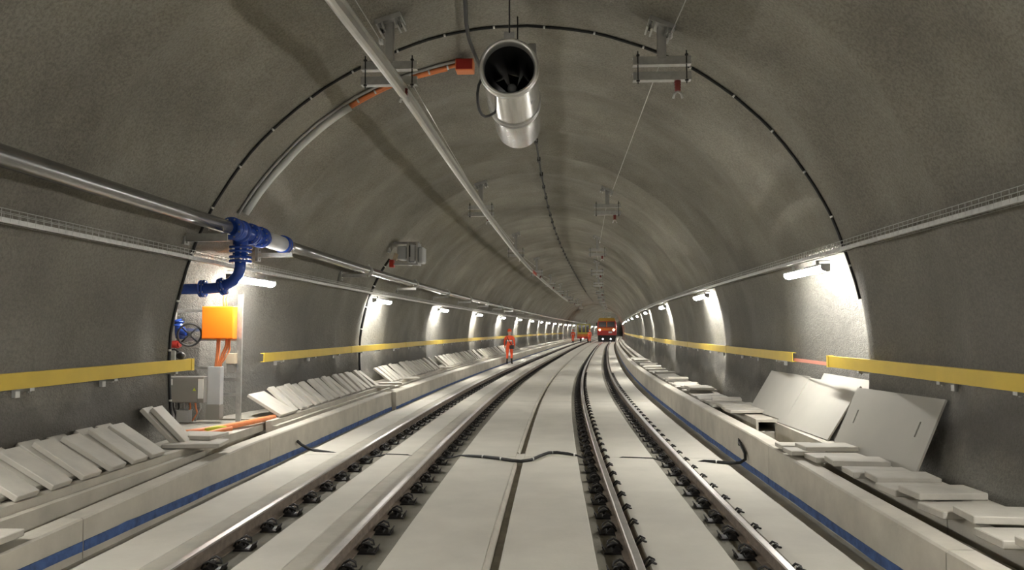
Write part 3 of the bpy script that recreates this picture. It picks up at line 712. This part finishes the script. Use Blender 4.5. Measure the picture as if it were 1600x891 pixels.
m = MB(); m.tube([(0, .07, .04), (-.05, .1, .07), (-.13, .1, .12), (-.22, .08, .11), (-.28, .1, .05)], .012, 6); part('lead', m, M['black'], root)
# conduits lying in front of the niche
cb = [((9.35, -4.6, .47), (9.7, -4.42, .47), (10.3, -4.25, .47), (10.95, -4.16, .465), (11.4, -4.14, .45)), ((9.3, -4.5, .46), (9.6, -4.36, .46), (9.85, -4.24, .46), (9.95, -4.16, .46)), ((9.25, -4.42, .46), (9.45, -4.3, .46), (9.75, -4.22, .47), (9.9, -4.14, .48)), ((9.1, -4.3, .455), (9.3, -4.2, .455), (9.5, -4.13, .455))]
lbs = ['thick orange conduit lying along the niche sill towards the leaning plates', 'orange cable end curling on the sill behind the yellow tie', 'orange cable crossing another on the niche sill', 'short orange cable end nearest the flat cover plates']
for pts, lb, r in zip(cb, lbs, (.04, .025, .025, .022)):
    m = MB(); m.tube([P(*p) for p in pts], r, 8); tag(new('orange_conduit', m.mesh('orange_conduit', M['hose'])), lb, 'conduit', 'orange conduits on the niche sill')
m = MB(); m.tube([P(9.62, -4.36, .485), P(9.75, -4.28, .495), P(9.86, -4.2, .485)], [.028, .036, .026], 8); tag(new('cable_sleeve', m.mesh('cable_sleeve', M['lime'])), 'lime yellow sleeve on an orange cable at the niche sill', 'sleeve')
m = MB(); m.sweep([(-4.15, .3), (-4.15, .40), (-4.32, .43), (-4.5, .43), (-4.5, .3)], stations(9.35, 11.2, .5)); tag(new('sill_slab', m.mesh('sill_slab', M['plate'])), 'rounded concrete sill edge in front of the niche over a dark gap', 'slab')

# ------------------------------------------------------------------ cables and conduits on the vault
def vtube(name, s, th0, th1, r, m_, lab, cat, off=.0, clips=None, n=40, ds=0.0, seg=8, drops=None):
    pts = []
    for i in range(n + 1):
        th = math.radians(th0 + (th1 - th0) * i / n); z = CZ + R0 * math.sin(th)
        ss = s + ds * i / n
        side_niche = 9.0 < ss < 9.4
        rr = lin_r(ss if not (math.cos(th) < 0 and z < 3 and 9.2 < ss < 9.4) else 9.2, th, z)
        pts.append(P(ss, CU + (rr - r - off) * math.cos(th), CZ + (rr - r - off) * math.sin(th)))
    m = MB(); m.tube(pts, r, seg); o = tag(new(name, m.mesh(name, M[m_])), lab, cat)
    if clips:
        for i in range(2, n, clips):
            m = MB(); d = (pts[i + 1] - pts[i - 1]).normalized() * .012; m.tube([pts[i] - d, pts[i] + d], r * 1.2, 8); part('saddle_clip', m, M['white'], o)
    return o
vtube('ring_cable', 9.22, 12, 196, .017, 'black', 'black cable ring clipped round the vault at the niche', 'cable', clips=3, n=66)
vtube('ring_cable', 18.5, 148, 192, .03, 'black', 'black cable running up the left wall past the leaning plates', 'cable', n=30, clips=5)
vtube('vault_conduit', 10.3, 122.5, 150.5, .052, 'palecover', 'pale grey cable cover climbing the vault from the blue tee', 'conduit', n=24)
vtube('vault_conduit', 10.17, 100, 151, .022, 'galvd', 'thin grey conduit on the vault beside the pale cover', 'conduit', n=30)
vtube('vault_conduit', 10.3, 101, 122.5, .028, 'hose', 'orange conduit on the vault leading to the red-orange box', 'conduit', clips=4, n=24)
vtube('vault_conduit', 10.38, 103, 122.5, .024, 'hose', 'lower orange conduit alongside another on the vault', 'conduit', n=24)
root = thing('fan_switch_box', 'red-orange switch box on the vault left of the fan', 'electrical box', 10.1, -1.12, 5.22)
m = MB(); m.box(-.12, .12, -.1, .1, 0, .16, ch=.01); part('case', m, M['hose'], root)
m = MB(); m.box(-.11, .11, -.115, -.1, .01, .15, ch=.004); part('cover', m, M['red'], root)
def vpt(s_, t_, off):
    th = math.radians(t_); r = lin_r(s_, th, CZ + R0 * math.sin(th)) - off; return P(s_, CU + r * math.cos(th), CZ + r * math.sin(th))
m = MB(); m.tube([vpt(4.5, 93.5, .06), vpt(5.5, 94, .06), vpt(6.5, 94.6, .06), vpt(7.4, 95.4, .06), vpt(8.2, 96.2, .06), vpt(8.8, 97, .07), vpt(9.3, 97.3, .1), vpt(9.7, 97.0, .16), vpt(10.0, 96.5, .24)], .024, 8)
tag(new('fan_cable', m.mesh('fan_cable', M['black'])), 'black cable coming along the crown down to the switch box', 'cable')
m = MB(); pts = [P(s_, -.3 + .0 * s_, 5.40) for s_ in stations(11, 100, 2)]; m.tube(pts, .02, 6); o = tag(new('crown_cable', m.mesh('crown_cable', M['black'])), 'dark cable with clamps hung along the tunnel crown behind the fan', 'cable')
for i in range(40):
    s_ = 11.5 + i * 1.6; m = MB(); mx = Matrix.Translation(P(s_, -.3, 5.4)) @ Matrix.Rotation(-head(s_), 4, 'Z'); m.box(-.035, .035, -.08, .08, -.03, .05, mx=mx); m.cyl((0, 0, .04), (0, 0, .16), .01, 6, mx=mx); part('cable_clamp', m, M['iron'], o)

# ------------------------------------------------------------------ jet fan under the crown
FS, FU, FZ, FR = 7.0, -.35, 4.2, .275
root = thing('jet_fan', 'polished steel jet fan hung under the tunnel crown', 'fan', FS, FU, FZ)
def arc(cx, cy, r, a0, a1, n): return [(cx + r * math.cos(math.radians(a0 + (a1 - a0) * i / n)), cy + r * math.sin(math.radians(a0 + (a1 - a0) * i / n))) for i in range(n + 1)]
m = MB(); m.lathe([(.238, .14), (.234, .05), (.24, .012), (.254, -.008), (.27, -.004), (.281, .02), (.283, .06), (.272, .075)], 48); part('inlet_bell', m, M['alud'], root)
m = MB(); m.lathe([(.272, .06), (.272, 1.02)], 48); part('front_silencer', m, M['alu'], root)
m = MB(); m.lathe([(.272, 1.0), (.283, 1.005), (.283, 1.04), (.276, 1.045), (.276, 1.1), (.283, 1.105), (.283, 1.14), (.27, 1.145)], 48); part('joint_flange', m, M['galvd'], root)
m = MB(); m.lathe([(.265, 1.14), (.265, 2.1), (.255, 2.13), (.24, 2.135)], 48); part('rear_silencer', m, M['alu'], root)
m = MB(); m.lathe([(.236, .1), (.234, .5), (.234, 2.1)], 40); part('inner_lining', m, M['dark'], root)
m = MB(); m.lathe([(.0, .60), (.03, .603), (.046, .62), (.05, .66), (.05, 1.3)], 20); part('hub', m, M['lgrey'], root)
for k in range(9):
    a = 2 * PI * k / 9; mx = Matrix.Rotation(a, 4, 'Y'); m = MB()
    m.add([(-.02, .88, .045), (.02, .96, .045), (.055, .97, .225), (-.055, .86, .225), (-.02, .885, .045), (.02, .965, .045), (.055, .975, .225), (-.055, .865, .225)], [(0, 1, 2, 3), (7, 6, 5, 4), (0, 4, 5, 1), (1, 5, 6, 2), (2, 6, 7, 3), (3, 7, 4, 0)], mx=mx); part('fan_blade', m, M['iron'], root)
for a in (-40, 220):
    c_, s_ = math.cos(math.radians(a)), math.sin(math.radians(a)); m = MB(); m.tube([(c_ * .232, .5, s_ * .232), (c_ * .2, .56, s_ * .2), (c_ * .15, .64, s_ * .15)], [.055, .05, .02], 6); part('motor_strut', m, M['lgrey'], root)
zt = CZ + math.sqrt(R0 ** 2 - (FU - CU) ** 2) - FZ
for y in (.12, 1.9):
    m = MB(); m.box(-.05, .05, y - .03, y + .03, .27, .36); m.box(-.05, .05, y - .005, y + .005, .26, .38); part('hanger_plate', m, M['galvd'], root)
    m = MB(); m.cyl((0, y, .36), (0, y, zt), .008, 8); part('hanger_rod', m, M['iron'], root)
m = MB(); m.box(.17, .25, .25, .45, .17, .32, ch=.01); part('terminal_box', m, M['grey'], root)
m = MB(); m.tube([(-.275, .2, -.05), (-.30, .21, -.1), (-.315, .24, -.17), (-.32, .32, -.23), (-.315, .42, -.275), (-.3, .52, -.295), (-.275, .62, -.29), (-.24, .7, -.26), (-.19, .8, -.2)], .014, 8); part('motor_lead', m, M['black'], root)

# ------------------------------------------------------------------ overhead line supports, conductor bar, wires
SUPS = [8.25, 18.0, 28.0, 38.0, 48.0, 58.0, 68.0, 78.0, 88.0, 98.0]
def support(s, u, side, lab):
    zc = 4.66; th_ = math.atan2(math.sqrt(R0 ** 2 - (u - CU) ** 2), u - CU); zv = CZ + min(lin_r(s + d_, th_ + e_, 5.2) for d_ in (-.12, 0, .12) for e_ in (-.03, 0, .03)) * math.sin(th_) - zc - .025
    root = thing('line_support', lab, 'support', s, u, zc, 'overhead line supports under the vault')
    an = math.atan2(-(u - CU), math.sqrt(R0 ** 2 - (u - CU) ** 2)); mxp = Matrix.Translation((0, 0, zv)) @ Matrix.Rotation(-an, 4, 'Y')
    m = MB(); m.box(-.15, .15, -.13, .13, -.03, .03, mx=mxp)
    for x in (-.13, -.075, .075, .13): m.box(x - .01, x + .01, -.12, .12, -.11, -.03, mx=mxp)
    part('base_plate', m, M['galv'], root)
    m = MB()
    for x in (-.11, .11):
        for y in (-.09, .09): m.cyl((x, y, -.07), (x, y, -.02), .014, 6, mx=mxp)
    part('anchor_bolts', m, M['galvd'], root, kind='stuff')
    m = MB(); m.box(-.045, .045, -.045, -.035, .03, zv); m.box(-.045, -.037, -.04, .04, .03, zv); m.box(.037, .045, -.04, .04, .03, zv); part('post', m, M['galvd'], root)
    for z, nm in ((.0, 'crossbar'), (-.17, 'crossbar')):
        m = MB(); m.box(-.31, .31, -.04, -.03, z - .035, z + .045); m.box(-.31, .31, -.05, .04, z - .04, z - .03); m.box(-.31, .31, -.04, .04, z + .045, z + .052); xb = part(nm, m, M['galv'], root)
    for x in (-.26, .26):
        m = MB(); m.cyl((x, -.045, -.25), (x, -.045, .11), .0065, 6); m.cyl((x, -.045, -.225), (x, -.045, -.21), .02, 6); m.cyl((x, -.045, .055), (x, -.045, .07), .02, 6); part('threaded_rod', m, M['iron'], xb)
    xi = .17
    m = MB(); m.lathe([(.0, 0), (.035, 0), (.038, .02), (.03, .03), (.038, .045), (.03, .06), (.038, .075), (.03, .09), (.036, .11), (0, .11)], 12, mx=Matrix.Translation((xi, 0, -.21)) @ Matrix.Rotation(-PI / 2, 4, 'X')); ins = part('insulator', m, M['dred'], xb, label='dark red insulator')
    m = MB(); m.tube([(xi - .05, 0, -.40), (xi - .035, 0, -.35), (xi, 0, -.325), (xi + .035, 0, -.35), (xi + .05, 0, -.40)], .014, 6); part('wire_clamp', m, M['galv'], root)
    m = MB(); m.box(side * .09 - .025, side * .09 + .025, -.05, .01, .25, .31, ch=.008); part('terminal_block', m, M['white'], root)
    return root
for i, s in enumerate(SUPS):
    support(s, -1.74, -1, ordn(i) + ' overhead line support from the viewpoint, above the left track')
    support(s, 1.24, 1, ordn(i) + ' overhead line support from the viewpoint, above the right track')
cs = [4.0, 5.98, 7.04, 8.53, 14.6, 21.7, 33.2, 50, 69.9]; cu = [-1.74, -1.67, -1.62, -1.57, -1.51, -1.5, -1.6, -1.7, -1.8]
def cprof(s):
    u = float(np.interp(s, cs, cu)); z = 4.37
    return [(u + a, z + b) for a, b in ((-.05, .06), (-.05, .045), (-.022, .04), (-.022, -.02), (-.04, -.035), (-.04, -.05), (-.012, -.065), (.012, -.065), (.04, -.05), (.04, -.035), (.022, -.02), (.022, .04), (.05, .045), (.05, .06))]
m = MB(); m.sweep(cprof, stations(3.5, 34.0, .7)); o = tag(new('conductor_bar', m.mesh('conductor_bar', M['alud'])), 'aluminium overhead conductor bar above the left track', 'conductor bar')
m = MB(); m.sweep(cprof, stations(34.0, 36.2, .7)); part('red_marking', m, M['red'], o, label='red marked joint')
m = MB(); m.sweep(cprof, stations(36.2, 69.5, 1.5)); part('far_bar', m, M['alud'], o)
pts_w = [(-1.74, -.09, 'left'), (1.24, .09, 'right')]
for u, du, nm in pts_w:
    prev = None
    for i, s in enumerate([3.0] + SUPS[:6]):
        a = P(s, u + du * 1.0, 4.94 if s > 4 else 5.02)
        if i:
            st = P(prev, u - du * .3 if nm == 'right' else u + .26, 4.62 if nm == 'right' else 4.46) if i > 1 else P(3.0, u + du * (1.4), 4.88)
            m = MB(); m.tube([st, a], .006, 5)
            lab = 'thin wire running up to the ' + ordn(i - 1) + ' overhead support on the ' + nm
            tag(new('stay_wire', m.mesh('stay_wire', M['alud'])), lab, 'wire', 'thin wires between the supports')
        prev = s

# damaged-looking fixture on the left vault
root = thing('vault_fixture', 'grey metal fixture box with red and yellow parts high on the left wall', 'fixture', 17.8, -3.83, 3.28)
for x0, x1, z0, z1, nm in ((.16, .40, .12, .44, 'louvre_case'), (.44, .60, .06, .47, 'main_case'), (.655, .78, .04, .42, 'end_case')):
    m = MB(); m.box(x0, x1, -.16, .22, z0, z1, ch=.03); part(nm, m, M['lgrey'], root)
m = MB(); m.box(.445, .475, -.17, -.155, .18, .45); part('dark_slot', m, M['dark'], root)
for x in (.42, .63):
    m = MB(); m.box(x - .022, x + .022, -.19, .25, .0, .52); part('strap', m, M['galvd'], root)
m = MB(); m.box(.08, .66, -.19, -.13, -.005, .03); part('mounting_rail', m, M['galvd'], root)
m = MB(); m.box(-.05, .66, -.06, .04, .505, .55); m.box(-.09, -.04, -.1, .1, .3, .62); part('wall_arm', m, M['galvd'], root)
m = MB(); m.box(-.02, .09, -.2, -.06, -.06, .12, ch=.012); part('red_box', m, M['red'], root, label='red junction box')
m = MB(); m.box(0, .10, -.17, -.06, .14, .30, ch=.01, mx=Matrix.Rotation(.35, 4, 'Y')); part('yellow_tag', m, M['cream'], root, label='yellow tag')

# ------------------------------------------------------------------ cable across the track bed
pp = [(10.95, -3.62, .16), (11.05, -3.6, .1), (11.1, -3.52, .04), (11.05, -3.4, .02), (10.98, -3.1, .0), (10.9, -2.75, -.09), (10.86, -2.3, .006), (10.82, -2.0, .006), (10.8, -1.65, -.09), (10.8, -1.25, .008), (10.7, -1.12, .02), (10.62, -.9, .02), (10.5, -.7, .022), (10.33, -.5, .022), (10.28, -.38, .022), (10.4, -.25, .022), (10.75, -.13, .022), (11.02, -.02, .022), (11.05, .1, .022), (10.95, .25, .022), (10.85, .38, .012), (10.8, .65, -.092), (10.78, 1.0, .008), (10.72, 1.4, .008), (10.65, 1.74, -.092), (10.5, 2.06, .015), (10.4, 2.2, .02), (10.3, 2.36, .02), (10.28, 2.48, .03), (10.25, 2.54, .08), (10.3, 2.55, .15), (10.5, 2.55, .22), (10.65, 2.56, .24)]
rr = [.022] * 4 + [.012, .008, .008, .008, .008, .01, .017] + [.021] * 9 + [.012, .008, .008, .008, .008, .016] + [.021] * 7
m = MB(); m.tube([P(*p) for p in pp], rr, 8); o = tag(new('track_cable', m.mesh('track_cable', M['black'])), 'black sheathed cable laid across both tracks', 'cable')
for s, u, z in ((10.63, -.92, .02), (10.46, -.66, .022), (10.45, -.22, .022), (11.04, .03, .022), (10.88, .34, .017), (10.4, 2.2, .02)):
    m = MB(); m.tube([P(s, u - .012, z), P(s, u + .012, z)], .024, 8); part('white_tie', m, M['white'], o)
m = MB(); m.tube([P(10.62, 2.565, .22), P(10.75, 2.57, .28)], [.03, .006], 8); part('sealing_cone', m, M['black'], o)

# ------------------------------------------------------------------ people
def skin_body(edges, verts, rad, root_i, name):
    me = bpy.data.meshes.new(name); me.from_pydata(verts, edges, []); o = bpy.data.objects.new(name, me); COL.objects.link(o)
    md = o.modifiers.new('skin', 'SKIN'); md.use_smooth_shade = True
    for i, r in enumerate(rad):
        sv = me.skin_vertices[0].data[i]; sv.radius = r if isinstance(r, tuple) else (r, r); sv.use_root = (i == root_i)
    o.modifiers.new('sub', 'SUBSURF').levels = 2
    dg = bpy.context.evaluated_depsgraph_get(); ev = o.evaluated_get(dg); out = bpy.data.meshes.new_from_object(ev)
    bpy.data.objects.remove(o); bpy.data.meshes.remove(me)
    return out
def person(s, u, z, rz, label, swing=1.0, bag=False, scale=1.0):
    V = []; E_ = []; Rr = []
    def v(p, r, par=None):
        V.append(p); Rr.append(r); i = len(V) - 1
        if par is not None: E_.append((par, i))
        return i
    sw = swing
    pel = v((0, 0, .95), (.15, .115)); wa = v((0, .0, 1.08), (.145, .11), pel); ch = v((0, .01, 1.28), (.175, .125), wa); sh = v((0, .01, 1.42), (.13, .095), ch)
    nk = v((0, .015, 1.51), .055, sh); hd0 = v((0, .03, 1.58), .075, nk); hd1 = v((0, .035, 1.66), (.082, .095), hd0); hd2 = v((0, .03, 1.73), (.07, .08), hd1)
    for sd in (-1, 1):
        k = sw * sd
        hp = v((sd * .10, 0, .88), (.10, .105), pel); kn = v((sd * .105, .10 * k + .03, .50), .068, hp); ca = v((sd * .105, .06 * k - .02, .33), .062, kn)
        an = v((sd * .105, .13 * k - (.05 if k < 0 else .0), .10 + (.04 if k < 0 else 0)), .045, ca)
        v((sd * .11, .13 * k + .02, .05 + (.03 if k < 0 else 0)), .05, an); to = v((sd * .12, .13 * k + .15, .035 + (.0 if k < 0 else 0)), (.045, .035), len(V) - 1)
        so = v((sd * .20, .01, 1.40), .072, sh); el = v((sd * .27, -.09 * k - .02, 1.14), .052, so); wr = v((sd * .27, -.12 * k + .10, .93), .036, el)
        pa = v((sd * .265, -.12 * k + .125, .86), (.042, .024), wr)
        for q in range(4): f1 = v((sd * (.262 - .0), -.12 * k + .095 + .022 * q, .80), .0105, pa); v((sd * .25, -.12 * k + .10 + .022 * q, .765 + .006 * abs(q - 1.5)), .009, f1)
        t1 = v((sd * .245, -.12 * k + .17, .835), .012, pa); v((sd * .24, -.12 * k + .185, .80), .0095, t1)
    me = skin_body(E_, V, Rr, 0, 'person')
    for n_ in ('hivis', 'skin', 'boot', 'reflect'): me.materials.append(M[n_])
    for p in me.polygons:
        c = p.center; k = 0
        if c.z > 1.5: k = 1
        elif abs(c.x) > .18 and c.z < .92: k = 1
        elif c.z < .30 and abs(c.x) < .2: k = 2
        elif 1.18 < c.z < 1.24 and abs(c.x) < .2: k = 3
        p.material_index = k; p.use_smooth = True
    o = new('person', me, None, P(s, u, z), -head(s) + rz); o.scale = (scale,) * 3; tag(o, label, 'person')
    m = MB(); m.lathe([(.0, .135), (.05, .125), (.09, .09), (.112, .04), (.115, .0), (.14, -.01), (.14, -.018), (.1, -.018)], 20, mx=Matrix.Translation((0, .03, 1.72)) @ Matrix.Rotation(PI / 2, 4, 'X'))
    m.prism([(-.08, 0), (.08, 0), (.06, .012), (-.06, .012)], .12, .2, mx=Matrix.Translation((0, .03, 1.70))); part('helmet', m, M['hivis'], o)
    # ears, nose and eyes (face looks along +y)
    m = MB(); m.tube([(-.083, .03, 1.68), (-.092, .02, 1.65), (-.085, .03, 1.62)], .012, 6); m.tube([(.083, .03, 1.68), (.092, .02, 1.65), (.085, .03, 1.62)], .012, 6); m.tube([(0, .115, 1.68), (0, .148, 1.645), (0, .12, 1.635)], [.01, .014, .01], 6); part('face_features', m, M['skin'], o)
    m = MB(); m.tube([(-.03, .115, 1.675), (-.03, .128, 1.675)], .01, 6); m.tube([(.03, .115, 1.675), (.03, .128, 1.675)], .01, 6); m.tube([(-.025, .118, 1.595), (0, .126, 1.59), (.025, .118, 1.595)], .006, 6); part('eyes_and_mouth', m, M['boot'], o)
    if bag:
        m = MB(); m.tube([(-.12, -.10, 1.44), (-.04, -.15, 1.28), (.06, -.15, 1.1), (.14, -.14, .98)], .018, 6); m.tube([(-.12, -.10, 1.44), (-.10, .06, 1.44), (.0, .15, 1.25), (.16, .11, 1.02), (.2, -.05, .97)], .016, 6); part('shoulder_strap', m, M['black'], o)
        m = MB(); m.box(.03, .26, -.25, -.14, .80, .99, ch=.02); part('shoulder_bag', m, M['black'], o)
    return o
person(39.6, -3.3, 0.0, 0, 'worker in orange suit and helmet walking away with a black shoulder bag', 1.0, True, .985)
person(104, -3.2, 0, .3, 'distant worker in orange standing left of the yellow vehicle', .5, False, 1.0)
person(106, -1.05, 0, -.2, 'distant worker in orange between the yellow vehicle and locomotive', .4, False, 1.0)

# ------------------------------------------------------------------ locomotive on the right track
TS = 110.0
root = thing('locomotive', 'red and orange locomotive with glowing lamps on the right track', 'train', TS, 1.205, .06)
m = MB(); m.prism([(-1.3, .95), (-1.34, 1.7), (-1.3, 2.75), (-1.15, 3.1), (1.15, 3.1), (1.3, 2.75), (1.34, 1.7), (1.3, .95)], 0, 9); part('body', m, M['tred'], root)
m = MB(); m.prism([(-1.2, 3.1), (-1.05, 3.4), (1.05, 3.4), (1.2, 3.1)], .05, 8.9); part('roof', m, M['tgold'], root)
m = MB(); m.box(-1.3, 1.3, -.05, 0, 1.62, 2.02, ch=.02); part('orange_band', m, M['tor'], root)
m = MB(); m.box(-1.15, 1.15, -.03, 0, 2.95, 3.12); part('front_cornice', m, M['tgold'], root)
for x in (-1, 1):
    m = MB(); m.box(min(x * .08, x * 1.12), max(x * .08, x * 1.12), -.03, .0, 2.12, 2.85, ch=.03); part('windscreen', m, M['glass'], root)
    m = MB(); m.lathe([(0, -.05), (.10, -.045), (.13, -.01), (.14, .05)], 16, mx=Matrix.Translation((x * .98, -.06, 1.72))); lm = part('lamp', m, M['headlamp'] if x > 0 else M['tail'], root)
    m = MB(); m.lathe([(.15, .05), (.16, -.06), (.14, -.07)], 16, mx=Matrix.Translation((x * .98, -.05, 1.72))); part('lamp_rim', m, M['black'], lm)
    m = MB(); m.lathe([(0, -.04), (.06, -.03), (.08, .03)], 12, mx=Matrix.Translation((x * .55, -.25, .42))); part('marker_lamp', m, M['spot'], root)
    m = MB(); m.box(x * 1.42 - .07, x * 1.42 + .07, -.05, .05, 2.3, 2.75); m.box(min(x * 1.3, x * 1.42), max(x * 1.3, x * 1.42), -.01, .02, 2.65, 2.69); part('side_mirror', m, M['black'], root)
    for y in (1.2, 3.2, 6.0, 8.0):
        m = MB(); m.lathe([(0, -.06), (.38, -.06), (.38, .06), (0, .06)], 18, mx=Matrix.Translation((x * .53, y, .38)) @ Matrix.Rotation(PI / 2, 4, 'Z')); part('wheel', m, M['iron'], root)
m = MB(); m.box(-.05, .05, -.035, .0, 2.1, 2.9); part('window_pillar', m, M['tor'], root)
m = MB(); m.box(.25, .75, -.03, 0, 1.25, 1.5); part('number_panel', m, M['white'], root)
m = MB(); m.box(-1.25, 1.25, .0, 8.8, .55, .96); part('underframe', m, M['iron'], root)
m = MB(); m.prism([(-1.2, .06), (-1.25, .6), (1.25, .6), (1.2, .06)], -.22, .1); part('snow_plough', m, M['iron'], root)
m = MB(); m.box(-.12, .12, -.45, 0, .62, .85); m.box(-.2, .2, -.5, -.42, .56, .9); part('coupler', m, M['iron'], root)
m = MB(); m.tube([(-.5, 1.2, 3.42), (-.35, 2.0, 3.75), (-.5, 1.0, 4.15)], .03, 6); m.tube([(.5, 1.2, 3.42), (.35, 2.0, 3.75), (.5, 1.0, 4.15)], .03, 6); m.tube([(-.75, 1.0, 4.1), (-.5, 1.0, 4.17), (.5, 1.0, 4.17), (.75, 1.0, 4.1)], .03, 6); part('pantograph', m, M['galv'], root)
m = MB(); m.box(.1, .6, .3, .8, 3.4, 3.62, ch=.03); part('roof_unit', m, M['white'], root)

# yellow rail vehicle on the left track
root = thing('rail_vehicle', 'small yellow and red work vehicle on the left track', 'rail vehicle', 112.0, -2.16, .06)
m = MB(); m.box(-.95, .95, 0, 3.5, .45, .95, ch=.03); part('chassis', m, M['tred'], root)
m = MB(); m.box(-.95, .95, -.06, 0, .75, 1.1, ch=.02); part('front_bumper', m, M['tor'], root)
m = MB(); m.box(-.9, .9, .0, .9, .95, 1.35, ch=.03); part('front_hood', m, M['ylime'], root)
m = MB()
for x in (-.85, -.28, .28, .85):
    for y in (.15, 1.9): m.box(x - .06, x + .06, y - .06, y + .06, 1.3, 2.45)
part('cab_frame', m, M['ylime'], root)
m = MB(); m.box(-.92, .92, .0, 2.1, 2.42, 2.56, ch=.03); part('cab_roof', m, M['ylime'], root)
for x in (-.565, 0, .565):
    m = MB(); m.box(x - .22, x + .22, .12, .15, 1.36, 2.4); part('pane', m, M['glass'], root)
m = MB(); m.box(-.8, .8, 1.9, 3.4, .95, 1.6, ch=.03); part('engine_cover', m, M['ylime'], root)
for x in (-.53, .53):
    for y in (.6, 2.8):
        m = MB(); m.lathe([(0, -.05), (.25, -.05), (.25, .05), (0, .05)], 16, mx=Matrix.Translation((x, y, .25)) @ Matrix.Rotation(PI / 2, 4, 'Z')); part('wheel', m, M['iron'], root)
m = MB(); m.cyl((.4, .6, 2.56), (.4, .6, 2.95), .02, 6); part('beacon_mast', m, M['iron'], root)
m = MB(); m.lathe([(0, .16), (.05, .14), (.07, 0), (0, 0)], 12, mx=Matrix.Translation((.4, .6, 2.95)) @ Matrix.Rotation(PI / 2, 4, 'X')); part('beacon', m, M['red'], root)
m = MB(); m.lathe([(0, -.03), (.035, -.02), (.05, .03)], 12, mx=Matrix.Translation((-.1, -.08, .45))); part('lamp', m, M['spot'], root)
